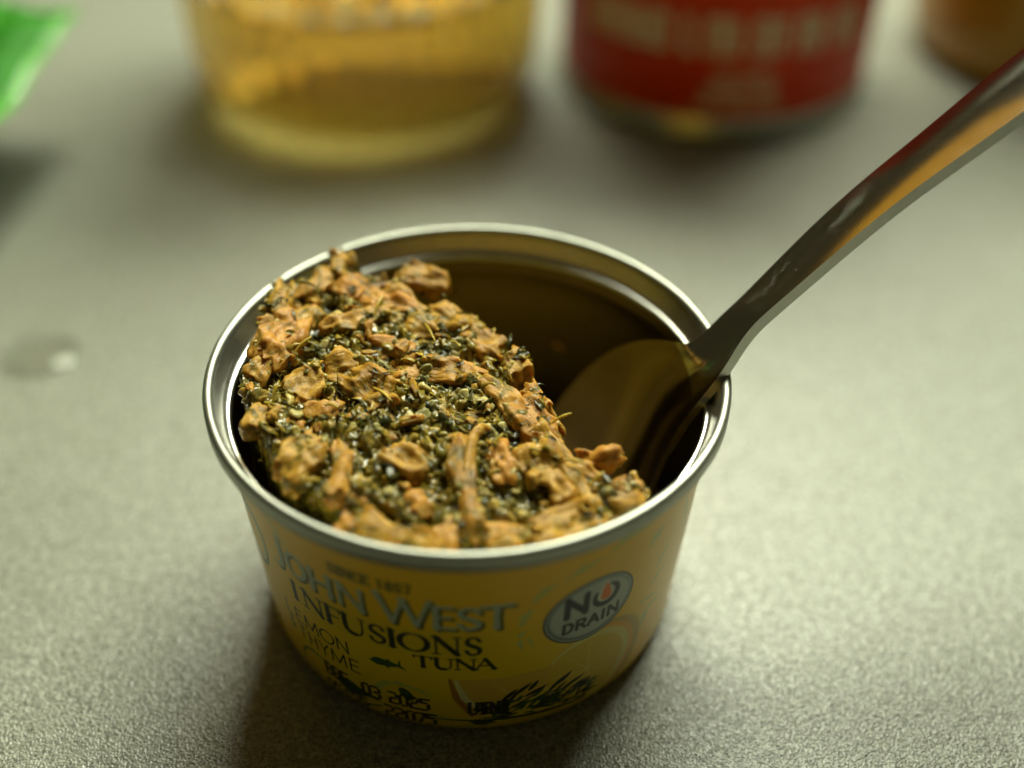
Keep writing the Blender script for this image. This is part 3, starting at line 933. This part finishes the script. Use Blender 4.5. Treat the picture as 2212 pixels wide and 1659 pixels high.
# (view x, view y, length px, width px, angle of the grain in the view, thickness mm, lift mm, tilt towards viewer deg, taper)
PIECES = [
 (735, 585, 62, 44, 70, 3.0, 0.6, 20, .2), (688, 625, 92, 44, 40, 2.4, 0.6, 15, .3), (614, 655, 66, 60, 78, 3.2, 0.5, 30, .1),
 (800, 645, 190, 66, -26, 3.2, 0.3, 10, .1), (905, 617, 112, 46, -14, 2.6, 0.8, 15, 0), (590, 735, 118, 96, 60, 3.4, 0.5, 15, 0),
 (770, 705, 150, 36, 16, 2.2, 0.7, 10, .2), (885, 690, 165, 66, -30, 2.8, 0.3, 8, .1), (865, 765, 150, 42, -2, 2.6, 0.6, 35, 0),
 (938, 812, 150, 66, -10, 2.4, 0.7, 12, .1), (742, 803, 80, 58, 10, 3.0, 0.5, 25, 0), (800, 855, 130, 84, -38, 3.2, 0.8, 20, .1),
 (655, 835, 110, 62, 40, 2.8, 0.4, 15, 0), (805, 932, 120, 60, 8, 2.6, 0.4, 15, 0), (655, 1005, 118, 96, 30, 3.2, 0.5, 20, 0),
 (742, 1035, 135, 52, 82, 2.4, 1.2, 35, .2), (880, 1000, 96, 70, -30, 2.6, 0.4, 10, 0), (1008, 1085, 230, 54, -83, 2.0, 1.5, 30, -.15),
 (1078, 1000, 92, 66, -58, 3.0, 0.6, 15, 0), (1158, 1010, 96, 76, -40, 3.0, 1.0, 15, 0), (1200, 1062, 100, 50, -52, 2.8, 1.0, 15, .1),
 (1262, 1075, 130, 36, -58, 2.2, 0.8, 15, .1), (1225, 1005, 140, 50, -36, 2.4, 0.6, 10, 0), (1305, 1000, 92, 44, 12, 2.6, 1.2, 15, .25),
 (1345, 1062, 60, 44, 25, 2.8, 1.0, 20, 0), (1340, 1090, 96, 40, -12, 2.4, 0.6, 15, 0), (1215, 1142, 155, 72, 12, 2.8, 0.6, 15, 0),
 (1112, 795, 66, 46, -60, 2.8, 0.5, 15, 0), (1090, 860, 110, 50, -42, 2.6, 0.3, 10, 0), (1140, 912, 120, 76, -50, 2.8, 0.5, 10, 0),
 (830, 1150, 140, 56, -22, 2.8, 0.2, 15, 0), (905, 1172, 104, 46, -8, 2.6, 0.4, 15, 0), (962, 1160, 80, 50, 20, 2.4, 0.2, 15, 0),
 (1185, 955, 90, 44, -48, 2.4, 0.4, 10, 0), (700, 890, 76, 50, 20, 2.4, 0.3, 15, 0), (1040, 740, 96, 50, -40, 2.4, 0.2, 10, 0),
 (980, 690, 90, 46, -36, 2.6, 0.2, 10, 0), (560, 905, 70, 50, 60, 2.6, 0.2, 20, 0), (1100, 1160, 90, 40, 5, 2.4, 0.5, 15, 0),
 (840, 830, 60, 36, -20, 2.0, 0.3, 15, 0), (945, 900, 62, 40, -50, 2.0, 0.2, 12, 0), (1035, 905, 80, 44, -30, 2.2, 0.1, 8, 0),
 (760, 1110, 110, 50, 70, 2.4, 0.3, 20, 0), (900, 1085, 84, 46, 30, 2.2, 0.1, 12, 0), (560, 800, 72, 46, 50, 2.4, 0.2, 20, 0),
 (1010, 800, 70, 40, -25, 2.2, 0.1, 10, 0), (660, 690, 80, 44, 30, 2.4, 0.1, 15, 0), (1160, 860, 66, 36, -56, 2.2, 0.2, 10, 0),
 (620, 930, 70, 44, 20, 2.2, 0.2, 15, 0), (1290, 1120, 84, 44, 20, 2.2, 0.3, 12, 0),
]
rj = random.Random(5)
PIECE_TOPS = []
UP = np.array([0.05, -0.10, 1.0])
VIEW = CAM - np.array([0, 0, 37.0]); VIEW /= np.linalg.norm(VIEW)
for i, (px, py, Lp, Wp, an, T, lift, tilt, tp) in enumerate(PIECES):
    c0 = surf(px, py)
    a = math.radians(an)
    e1 = surf(px + math.cos(a) * Lp / 2, py - math.sin(a) * Lp / 2); e0 = surf(px - math.cos(a) * Lp / 2, py + math.sin(a) * Lp / 2)
    f1 = surf(px + math.sin(a) * Wp / 2, py + math.cos(a) * Wp / 2); f0 = surf(px - math.sin(a) * Wp / 2, py - math.cos(a) * Wp / 2)
    L = np.linalg.norm(e1 - e0); W = np.linalg.norm(f1 - f0)
    up = UP + VIEW * math.tan(math.radians(tilt))
    x, y, z = frame(e1 - e0, up)
    base = float(z_smooth(c0[0], c0[1])[0])
    Pm, Fm = chunk_mesh('tuna_piece', L * 1.0, W * 0.98, T, 40 + i, taper=tp, bend=rj.uniform(-0.05, 0.09), ridge=rj.uniform(0.06, 0.15), jag=rj.uniform(0.08, 0.2))
    o = fast_mesh('tuna_piece', Pm, Fm, MAT['tuna'], food)
    c0[2] = c0[2] + lift * 1.0 - 0.55
    place(o, c0, x, y, z)
    PIECE_TOPS.append(Pm[Pm[:, 2] > 0.1] @ np.array([x, y, z]) + c0)

# the thin curled strand that splits from the long strip
def tube(pts, rad, nc=8, squash=0.6):
    C = spline(pts, 6)
    n = len(C)
    T = np.gradient(C, axis=0); T /= np.linalg.norm(T, axis=1)[:, None]
    V = []
    for i in range(n):
        t = i / (n - 1)
        r = np.interp(t, np.linspace(0, 1, len(rad)), rad)
        A = np.cross(T[i], np.array([0.3, -0.6, 0.7])); A /= np.linalg.norm(A); B = np.cross(A, T[i])
        for k in range(nc):
            q = 2 * math.pi * k / nc
            V.append(C[i] + A * r * math.cos(q) + B * r * squash * math.sin(q))
    V = np.array(V)
    V += 0.06 * np.stack([noise(V, 0.5, s) for s in (1, 2, 3)], -1)
    F = [(i * nc + k, i * nc + (k + 1) % nc, (i + 1) * nc + (k + 1) % nc, (i + 1) * nc + k) for i in range(n - 1) for k in range(nc)]
    return V, F
pt = [surf(1012, 1040) + (0, 0, 1.5), surf(1018, 1000) + (0, 0, 2.0), surf(1026, 972) + (0, 0, 2.3), surf(1042, 953) + (0, 0, 2.2), surf(1058, 946) + (0, 0, 1.4)]
Vt, Ft = tube(pt, [0.8, 0.75, 0.62, 0.5, 0.25], 10)
mesh_obj('tuna_strand', Vt, Ft, MAT['tuna'], food)

# variants shared by the small pieces
def scatter_points(n, seed, margin=0.3, green=0):
    r = np.random.default_rng(seed)
    out = []
    while len(out) < n:
        x = r.uniform(-28.4, 21, 4000); y = r.uniform(-28.4, 23, 4000)
        ok = sdist(x, y, FOOD) > margin
        if green:                    # herbs gather in clumps, pulp fills the rest
            g = noise(np.stack([x, y, 0 * x], -1), 4.2, 55) + 0.5 * noise(np.stack([x, y, 0 * x], -1), 1.9, 56)
            ok &= r.uniform(0, 1, len(x)) < (np.clip(0.5 + green * 0.9 * g, 0.06, 1))
        out += list(zip(x[ok], y[ok]))
    return np.array(out[:n])

def normals_at(xy, fn):
    e = 0.5
    z0 = fn(xy[:, 0], xy[:, 1])
    dx = (fn(xy[:, 0] + e, xy[:, 1]) - z0) / e
    dy = (fn(xy[:, 0], xy[:, 1] + e) - z0) / e
    n = np.stack([-dx, -dy, np.ones_like(dx)], -1)
    n = np.clip(n, -2.5, 2.5)
    return z0, n / np.linalg.norm(n, axis=1)[:, None]

def rand_frame(n, r, tilt=0.5):
    up = n + r.normal(0, tilt, 3); up /= np.linalg.norm(up)
    return frame(np.cross(up, r.normal(0, 1, 3)), up)

r = np.random.default_rng(31)
small = []
for k in range(12):
    Pm, Fm = chunk_mesh('s', r.uniform(1.8, 3.8), r.uniform(1.0, 2.0), r.uniform(0.8, 1.5), 300 + k, jag=0.2, ridge=0.14, taper=r.uniform(0, .3))
    o = fast_mesh('tuna_flake', Pm, Fm, MAT['tuna'], food); small.append(o)
xy = scatter_points(60, 77, 0.6, -1)
zz, nn = normals_at(xy, z_smooth)
for i in range(len(xy)):
    o = small[i] if i < len(small) else small[i % len(small)].copy()
    if i >= len(small): COL.objects.link(o)
    x, y, z = rand_frame(nn[i], r, 0.45)
    place(o, (xy[i, 0], xy[i, 1], zz[i] + r.uniform(0.0, 0.7)), x, y, z, r.uniform(0.55, 1.0))
    o.name = 'tuna_flake'

# onion bits
def blob_mesh(seed, L, W, T, n=10):
    P, F = chunk_mesh('b', L, W, T, seed, jag=0.05, ridge=0.05, blocky=3.5, cuts=6)
    return P, F
onion = []
for k in range(8):
    Pm, Fm = blob_mesh(500 + k, r.uniform(1.2, 2.3), r.uniform(0.9, 1.5), r.uniform(0.5, 0.9))
    onion.append(fast_mesh('onion_piece', Pm, Fm, MAT['onion'], food))
hand = [(918, 912, 1.25), (1050, 880, 1.2), (1085, 905, 1.2), (1060, 940, 1.1), (700, 720, 1.1), (1160, 885, 1.2), (985, 1010, 1.1), (545, 900, 1.2), (720, 800, 0.8), (1005, 865, 1.1), (640, 905, 1.1), (700, 965, 1.2), (585, 985, 1.2), (1120, 1150, 1.1), (1085, 1100, 0.8), (1100, 930, 1.3)]
xy = np.array([surf(a, b)[:2] for a, b, _ in hand])
xy = np.concatenate([xy, scatter_points(120, 91, 0.5)])
zz, nn = normals_at(xy, z_fine); zz = zz - 0.5
for i in range(len(xy)):
    o = onion[i] if i < len(onion) else onion[i % len(onion)].copy()
    if i >= len(onion): COL.objects.link(o)
    x, y, z = rand_frame(nn[i], r, 0.35)
    place(o, (xy[i, 0], xy[i, 1], zz[i] + r.uniform(0.35, 0.8)), x, y, z, hand[i][2] if i < len(hand) else r.uniform(0.5, 1.0))
    o.name = 'onion_piece'

# herb leaves: narrow curled blades
def leaf_geo(L, W, curl, fold, seed):
    q = np.random.default_rng(seed)
    n = 6
    V = []
    for i in range(n):
        t = i / (n - 1)
        wv = W / 2 * math.sin(math.pi * (0.08 + 0.86 * t)) ** 0.7
        z = curl * math.sin(t * math.pi) * L * 0.25 + q.normal(0, 0.05)
        xx = (t - 0.5) * L
        V += [(xx, -wv, z + fold * wv), (xx, 0, z), (xx, wv, z + fold * wv + q.normal(0, .06))]
    F = []
    for i in range(n - 1):
        for k in range(2):
            a = i * 3 + k
            F.append((a, a + 3, a + 4, a + 1))
    return np.array(V), np.array(F)
leaves = []
for k in range(10):
    Vl, Fl = leaf_geo(r.uniform(1.3, 2.6), r.uniform(0.6, 1.3), r.uniform(-.6, .8), r.uniform(-.6, .8), 700 + k)
    o = fast_mesh('herb_leaf', Vl, Fl, MAT['herb_o'], food)
    sm = o.modifiers.new('thickness', 'SOLIDIFY'); sm.thickness = 0.00009
    leaves.append(o)
xy = scatter_points(230, 123, 0.2, 1)
zz, nn = normals_at(xy, z_fine); zz = zz - 0.35
for i in range(len(xy)):
    o = leaves[i] if i < len(leaves) else leaves[i % len(leaves)].copy()
    if i >= len(leaves): COL.objects.link(o)
    x, y, z = rand_frame(nn[i], r, 0.3)
    place(o, (xy[i, 0], xy[i, 1], zz[i] + r.uniform(0.25, 0.7)), x, y, z, r.uniform(0.6, 1.2))
    o.name = 'herb_leaf'

# uncountable chopped herb and crumbs
def bulk(name, mat, n, seed, geos, smin, smax, lift, tilt, tone_fn, margin=-0.4, on_top=0, green=0):
    q = np.random.default_rng(seed)
    xy = scatter_points(n, seed + 1, margin, green)
    zz, nn = normals_at(xy, z_fine)
    if on_top:                       # some cling to the tuna pieces, in patches
        T = np.concatenate(PIECE_TOPS)
        T = T[noise(T, 2.2, 71) > 0.12]
        T = T[q.choice(len(T), on_top)] + q.normal(0, 0.12, (on_top, 3))
        xy = np.concatenate([xy, T[:, :2]]); zz = np.concatenate([zz, T[:, 2] - 0.1])
        nn = np.concatenate([nn, np.tile(np.array([0.05, -0.3, 0.95]), (on_top, 1))])
        n += on_top
    VV, FF, TT = [], [], []
    off = 0
    P3 = np.stack([xy[:, 0], xy[:, 1], zz], -1)
    tn = tone_fn(P3, q)
    for i in range(n):
        V, F = geos[i % len(geos)]
        x, y, z = rand_frame(nn[i], q, tilt)
        s = q.uniform(smin, smax)
        VV.append((V * s) @ np.array([x, y, z]) + np.array([xy[i, 0], xy[i, 1], zz[i] + q.uniform(*lift)]))
        FF.append(F + off); off += len(V)
        TT.append(np.full(len(V), tn[i]))
    o = fast_mesh(name, np.concatenate(VV), np.concatenate(FF), mat, food, tone=np.concatenate(TT))
    o['kind'] = 'stuff'
    return o
def patch(P, q, a=0.5, b=0.42, sd=0.2):
    return np.clip(a + b * noise(P, 3.4, 55) + q.normal(0, sd, len(P)), 0, 1)
geoL = [leaf_geo(q_, w_, c_, f_, 800 + i) for i, (q_, w_, c_, f_) in enumerate([(1.0, .45, .5, .4), (1.3, .35, -.4, .5), (.8, .5, .2, -.4), (1.6, .22, .6, .3), (.7, .35, -.2, .7), (1.1, .6, .3, -.6)])]
bulk('chopped_herb', MAT['herb'], 1250, 900, geoL, 0.8, 1.9, (-0.12, 0.05), 0.14, lambda P, q: np.clip(q.normal(0.46, 0.24, len(P)), 0, 1), on_top=420, green=1)
geoC = []
for k in range(10):
    bm = bmesh.new(); bmesh.ops.create_icosphere(bm, subdivisions=2, radius=0.42)
    v = np.array([p.co[:] for p in bm.verts]); f = np.array([[q.index for q in fc.verts] for fc in bm.faces]); bm.free()
    rq = np.random.default_rng(960 + k)
    v = v * np.array([rq.uniform(1.0, 1.7), rq.uniform(0.6, 1.1), rq.uniform(0.45, 0.8)])
    for _ in range(5):
        cn = rq.normal(0, 1, 3); cn /= np.linalg.norm(cn)
        dd = v @ cn - rq.uniform(0.1, 0.3)
        v -= np.maximum(dd, 0)[:, None] * cn * 0.9
    v = v * (1 + 0.75 * noise(v + k * 5, 0.28, 60 + k))[:, None]
    geoC.append((v, f))
bulk('tuna_crumb', MAT['crumb'], 800, 910, geoC, 0.8, 2.4, (-0.6, -0.15), 0.4, lambda P, q: np.clip(q.normal(0.46, 0.24, len(P)), 0, 1), on_top=300)

# thyme stalks
for i, (px, py, an, L) in enumerate([(930, 745, -65, 55), (818, 690, 58, 42), (1212, 930, 12, 44), (985, 770, -50, 30), (830, 880, -45, 60), (660, 770, 30, 40), (720, 905, -30, 34), (870, 940, 15, 36), (1075, 980, 40, 30), (930, 985, -70, 40), (1150, 1000, -20, 34), (1240, 1025, -28, 44), (600, 870, 60, 34), (1030, 1120, 50, 30), (760, 960, 20, 30), (1290, 1060, 30, 30)]):
    a = math.radians(an)
    p0 = surf(px - math.cos(a) * L / 2, py + math.sin(a) * L / 2) + (0, 0, 1.6)
    p1 = surf(px + math.cos(a) * L / 2, py - math.sin(a) * L / 2) + (0, 0, 2.4)
    pm = (p0 + p1) / 2 + np.array([0, 0, 0.3])
    Vt, Ft = tube([p0, pm, p1], [0.16, 0.19, 0.14], 6, 0.9)
    mesh_obj('thyme_stalk', Vt, Ft, MAT['stalk'], food)

# crumbs stuck to the emptied inside of the can
for i, (deg, z, sz) in enumerate([(62, 20.5, 1.3), (52, 27.0, 0.7), (75, 15.0, 1.0), (38, 24.0, 0.8), (84, 24.5, 0.6), (95, 28.0, 0.7), (28, 17.0, 1.1)]):
    o = small[i].copy(); COL.objects.link(o)
    a = math.radians(deg)
    rad = 28.3 + 2.2 * (z - 4.2) / 26.4 - 0.25
    x, y, zz_ = frame(np.array([-math.sin(a), math.cos(a), 0.4]), np.array([-math.cos(a), -math.sin(a), 0.1]))
    place(o, (rad * math.cos(a), rad * math.sin(a), z), x, y, zz_, sz * 0.6)

# ------------------------------------------------------------------ water drop
def mat_water():
    m, nt, b = new_mat('water')
    b.inputs['Base Color'].default_value = (0.96, 0.96, 0.90, 1)
    b.inputs['Roughness'].default_value = 0.0
    b.inputs['IOR'].default_value = 1.333
    b.inputs['Transmission Weight'].default_value = 1.0
    return m
c0 = on_z(80, 770, 0)
prof = [(6.9 * t, 1.25 * (1 - t ** 2.2)) for t in np.linspace(0, 1, 18)] + [(6.9, -0.25), (0, -0.25)]
prof = prof[::-1]
V, Fc = lathe(prof, 72)
V = np.array(V)
sc_ = 1 + 0.10 * noise(np.stack([V[:, 0], V[:, 1], 0 * V[:, 0] + 4], -1), 7.0, 88)
V[:, 0] *= sc_ * 0.98; V[:, 1] *= sc_
o = mesh_obj('water_drop', V, Fc, mat_water(), loc=(c0[0], c0[1], 0))
tag(o, 'flat round drop of water lying on the counter by the left edge', 'water drop')

# ------------------------------------------------------------------ drinking glass and its drink
def mat_glass():
    m, nt, b = new_mat('clear_glass')
    b.inputs['Base Color'].default_value = (0.97, 0.97, 0.93, 1)
    b.inputs['Roughness'].default_value = 0.0
    b.inputs['IOR'].default_value = 1.5
    b.inputs['Transmission Weight'].default_value = 1.0
    return m
def mat_drink():
    m, nt, b = new_mat('golden_drink')
    b.inputs['Base Color'].default_value = (1, 0.98, 0.9, 1)
    b.inputs['Roughness'].default_value = 0.0
    b.inputs['IOR'].default_value = 1.34
    b.inputs['Transmission Weight'].default_value = 1.0
    va = nd(nt, 'ShaderNodeVolumeAbsorption', Density=38.0)
    va.inputs['Color'].default_value = (0.97, 0.78, 0.0, 1)
    nt.links.new(va.outputs[0], nt.nodes['Material Output'].inputs['Volume'])
    return m
GC = (-23.5, 163.0)
outer = [tuple(p) for p in spline([(32.5, -0.35), (35.2, 0.3), (37.8, 1.6), (40.0, 3.9), (41.9, 8.0), (42.9, 13.5), (43.4, 20), (43.7, 36), (44.2, 60), (44.8, 92)], 6)]
inner = [tuple(p) for p in spline([(43.2, 92), (42.6, 60), (42.1, 36), (41.8, 20.5), (41.3, 14.0), (40.3, 9.0), (38.4, 5.3), (35.8, 3.2), (32.5, 2.2), (28, 2.0), (18, 2.0)], 6)]
prof = [(0, -0.35), (20, -0.35)] + outer + [(44.4, 93.0), (43.7, 93.0)] + inner + [(0, 2.0)]
V, Fc = lathe(prof, 288)
V = np.array(V); ph = np.arctan2(V[:, 1], V[:, 0]); rad_ = np.hypot(V[:, 0], V[:, 1]); outm = np.zeros(len(V)); outm[np.arange(len(V)) % len(prof) <= len(outer) + 1] = 1
V[:, :2] *= (1 + 0.018 * np.cos(36 * ph) * outm * smooth01((rad_ - 33) / 6) * smooth01((40 - V[:, 2]) / 10))[:, None]
glass = mesh_obj('drinking_glass', V, Fc, mat_glass(), loc=(*GC, 0.0))
tag(glass, 'round clear tumbler of golden drink, blurred behind the can', 'glass')
lev = 33.0
li = [p for p in inner if p[1] < lev - 0.5][::-1]
prof = [(0, 1.9)] + [(a + 0.12, b - 0.08) for a, b in li] + [(42.1 + 0.12, lev - 0.1), (42.0, lev), (0, lev)]
V, Fc = lathe(prof, 128)
drink = empty('drink', (*GC, 0.0))
drink.scale = (0.97, 0.97, 1.0); glass.scale = (0.97, 0.97, 1.0)
tag(drink, 'golden fizzy drink with pale froth inside the round tumbler', 'drink')
mesh_obj('liquid', V, Fc, mat_drink(), drink)
m, nt, b = new_mat('pale_froth')
b.inputs['Base Color'].default_value = (0.62, 0.54, 0.26, 1); b.inputs['Roughness'].default_value = 0.7; b.inputs['Specular IOR Level'].default_value = 0.1
b.inputs['Subsurface Weight'].default_value = 0.4; b.inputs['Subsurface Scale'].default_value = 0.003
bump(nt, b, tex_noise(nt, coords(nt), 700, 3), 0.6, 0.0006)
VV, FF, off = [], [], 0
bmx = bmesh.new(); bmesh.ops.create_icosphere(bmx, subdivisions=2, radius=1.0)
iv = np.array([p.co[:] for p in bmx.verts]); fi = np.array([[q.index for q in fc.verts] for fc in bmx.faces]); bmx.free()
q = np.random.default_rng(3)
for i in range(200):
    a = q.uniform(0, 2 * math.pi); rad = 41.3 - abs(q.normal(0, 2.4)); s = q.uniform(0.3, 0.9)
    VV.append(iv * s + np.array([rad * math.cos(a), rad * math.sin(a), lev + 0.25 * s])); FF.append(fi + off); off += len(iv)
for i in range(40):
    a = q.uniform(0, 2 * math.pi); rad = 40 * math.sqrt(q.uniform(0, 1)); s = q.uniform(0.5, 1.3)
    VV.append(iv * s * np.array([1, 1, 0.5]) + np.array([rad * math.cos(a), rad * math.sin(a), lev + 0.2 * s])); FF.append(fi + off); off += len(iv)
fo = fast_mesh('froth', np.concatenate(VV), np.concatenate(FF), m, drink); fo['kind'] = 'stuff'

# ------------------------------------------------------------------ red food can
RC = (64.5, 170.0)
red = empty('food_can', (*RC, 0))
red.scale = (1.07, 1.07, 1.0)
tag(red, 'tall tin with a red paper label and cream lettering, blurred at the back', 'can')
V, Fc = lathe([(0, 2.2), (33.5, 2.2), (34.6, 0.4), (35.8, 0.0), (36.9, 0.4), (37.1, 1.4), (36.8, 2.6), (36.3, 3.4), (36.2, 6.5), (36.2, 101), (36.5, 103), (37.2, 104), (37.2, 106.5), (36.4, 107), (35.4, 106.5), (35.2, 102.5), (0, 102.5)], 128)
mesh_obj('tin_shell', V, Fc, MAT['red_tin'], red)
m, nt, b = new_mat('red_paper')
nn_ = tex_noise(nt, coords(nt), 90, 3)
nt.links.new(ramp(nt, nn_, [(0.3, (0.62, 0.042, 0.000)), (0.7, (0.68, 0.052, 0.001))]), b.inputs['Base Color'])
b.inputs['Roughness'].default_value = 0.42
b.inputs['Specular IOR Level'].default_value = 0.2
V, Fc = lathe([(36.3, 5.0), (36.45, 5.1), (36.45, 99), (36.3, 99.2)], 128)
mesh_obj('paper_label', V, Fc, m, red)
m2, nt, b = new_mat('cream_ink')
nt.links.new(ramp(nt, tex_noise(nt, coords(nt), 200, 3), [(0.3, (0.70, 0.58, 0.36)), (0.7, (0.80, 0.68, 0.44))]), b.inputs['Base Color'])
b.inputs['Roughness'].default_value = 0.5
VV, FF = [], []
def red_bar(a0, a1, z0, z1):
    n = max(1, int(abs(a1 - a0) / 2))
    base = len(VV)
    for i in range(n + 1):
        a = math.radians(a0 + (a1 - a0) * i / n - 13.4)
        for z in (z0, z1): VV.append((36.52 * math.sin(a), -36.52 * math.cos(a), z))
    for i in range(n): FF.append((base + 2 * i, base + 2 * i + 2, base + 2 * i + 3, base + 2 * i + 1))
def red_word(a0, a1, n, z0, z1, seed):
    q = random.Random(seed); k = (a1 - a0) / n
    for i in range(n):
        s = a0 + i * k
        red_bar(s, s + k * 0.32, z0, z1)
        if q.random() < .8: red_bar(s + k * 0.55, s + k * 0.86, z0, z1)
        for z in q.sample([0.0, 0.43, 0.86], q.choice([1, 2, 2])): red_bar(s + k * 0.33, s + k * 0.54, z0 + (z1 - z0) * z, z0 + (z1 - z0) * (z + 0.14))
red_word(-46, -13, 5, 20.5, 29.5, 1)
red_word(-9, 60, 9, 20.5, 29.5, 2)
red_word(3, 24, 5, 14.2, 16.4, 3); red_word(0, 27, 6, 10.8, 13.0, 4); red_word(-2, 29, 7, 7.8, 9.8, 5)
lt = mesh_obj('lettering', VV, FF, m2, red); lt['kind'] = 'stuff'

# ------------------------------------------------------------------ amber jar at the right
JC = (160.0, 181.0)
m, nt, b = new_mat('amber_plastic')
nt.links.new(ramp(nt, tex_noise(nt, coords(nt), 60, 3), [(0.3, (0.38, 0.20, 0.006)), (0.7, (0.46, 0.245, 0.008))]), b.inputs['Base Color'])
b.inputs['Roughness'].default_value = 0.3
b.inputs['Subsurface Weight'].default_value = 0.3; b.inputs['Subsurface Scale'].default_value = 0.01
jar = empty('amber_jar', (*JC, 0))
tag(jar, 'round amber orange jar at the far right, blurred and cut by the frame', 'jar')
V, Fc = lathe([(0, 1.5), (28, 1.5), (30, 0.2), (33, 0.6), (36, 3.0), (37.8, 8), (38.2, 16), (38.2, 70), (36, 78), (33, 82), (33, 86)], 128)
mesh_obj('jar_body', V, Fc, m, jar)
m, nt, b = new_mat('dark_lid')
nt.links.new(ramp(nt, tex_noise(nt, coords(nt), 120, 3), [(0.3, (0.05, 0.03, 0.015)), (0.7, (0.07, 0.04, 0.02))]), b.inputs['Base Color'])
V, Fc = lathe([(33.2, 84), (35.4, 84), (35.6, 85), (35.6, 97), (34.6, 98), (0, 98)], 128)
mesh_obj('lid', V, Fc, m, jar)

# ------------------------------------------------------------------ green packet at the upper left
m, nt, b = new_mat('green_foil')
v = coords(nt)
nt.links.new(ramp(nt, tex_noise(nt, v, 70, 3), [(0.3, (0.018, 0.165, 0.002)), (0.7, (0.028, 0.225, 0.003))]), b.inputs['Base Color'])
b.inputs['Roughness'].default_value = 0.5
b.inputs['Specular IOR Level'].default_value = 0.15
m2, nt, b = new_mat('pale_green_foil')
nt.links.new(ramp(nt, tex_noise(nt, coords(nt), 70, 3), [(0.3, (0.09, 0.40, 0.03)), (0.7, (0.12, 0.46, 0.04))]), b.inputs['Base Color'])
b.inputs['Roughness'].default_value = 0.3
c_ = on_z(176, 26, 27.0)
d_ = on_z(0, 252, 23.0)
ev = d_ - c_; ev /= np.linalg.norm(ev)
pv = np.cross(np.array([0, 0, 1.0]), ev); pv /= np.linalg.norm(pv)
if pv[0] > 0: pv = -pv
pv = pv + np.array([0, 0, -0.03])
packet = empty('snack_packet', (c_[0] + pv[0] * 60 + ev[0] * 50, c_[1] + pv[1] * 60 + ev[1] * 50, 0))
tag(packet, 'bright green foil snack packet with a ribbed crimped end at the upper left', 'packet')
base_ = np.array(packet.location) / MM
ns, ntt = 60, 90
LS, LT = 105.0, 150.0
def pk_pt(s, t, side):
    p = c_ + ev * s + pv * t
    inner_ = min(1.0, max(0.0, (t - 11) / 40)) * min(1.0, max(0.0, (LT - 11 - t) / 40))
    edge = max(0.0, 1 - abs(2 * s / LS - 1) ** 2.6)
    h = 21.0 * math.sqrt(max(0.0, inner_)) * math.sqrt(edge)
    rib = 0.32 * math.sin(t * 2 * math.pi / 1.9) * (1 if t < 11 else max(0, 1 - (t - 11) / 2))
    wob = 1.3 * math.sin(s * 0.13 + t * 0.05) + 0.6 * math.sin(s * 0.31 - t * 0.11)
    z = p[2] + wob * 0.7 + rib + side * (h + 0.12)
    if side < 0: z = max(z, 0.15)
    return np.array([p[0], p[1], z]) - base_
def pk_sheet(t0, t1, n):
    V, F = [], []
    for sd_ in (1, -1):
        o_ = len(V)
        for i in range(n + 1):
            for j in range(ns + 1):
                V.append(pk_pt(LS * j / ns, t0 + (t1 - t0) * i / n, sd_))
        for i in range(n):
            for j in range(ns):
                a = o_ + i * (ns + 1) + j
                f = (a, a + 1, a + ns + 2, a + ns + 1)
                F.append(f if sd_ > 0 else f[::-1])
    h = (n + 1) * (ns + 1)
    for j in range(ns):
        F.append((j, h + j, h + j + 1, j + 1))
    return V, F
V, Fc = pk_sheet(0, 2.6, 10)
mesh_obj('cut_edge', V, Fc, m2, packet)
V, Fc = pk_sheet(2.6, 12.0, 44)
mesh_obj('crimped_seal', V, Fc, m, packet)
V, Fc = pk_sheet(12.0, LT, 70)
mesh_obj('pouch', V, Fc, m, packet)
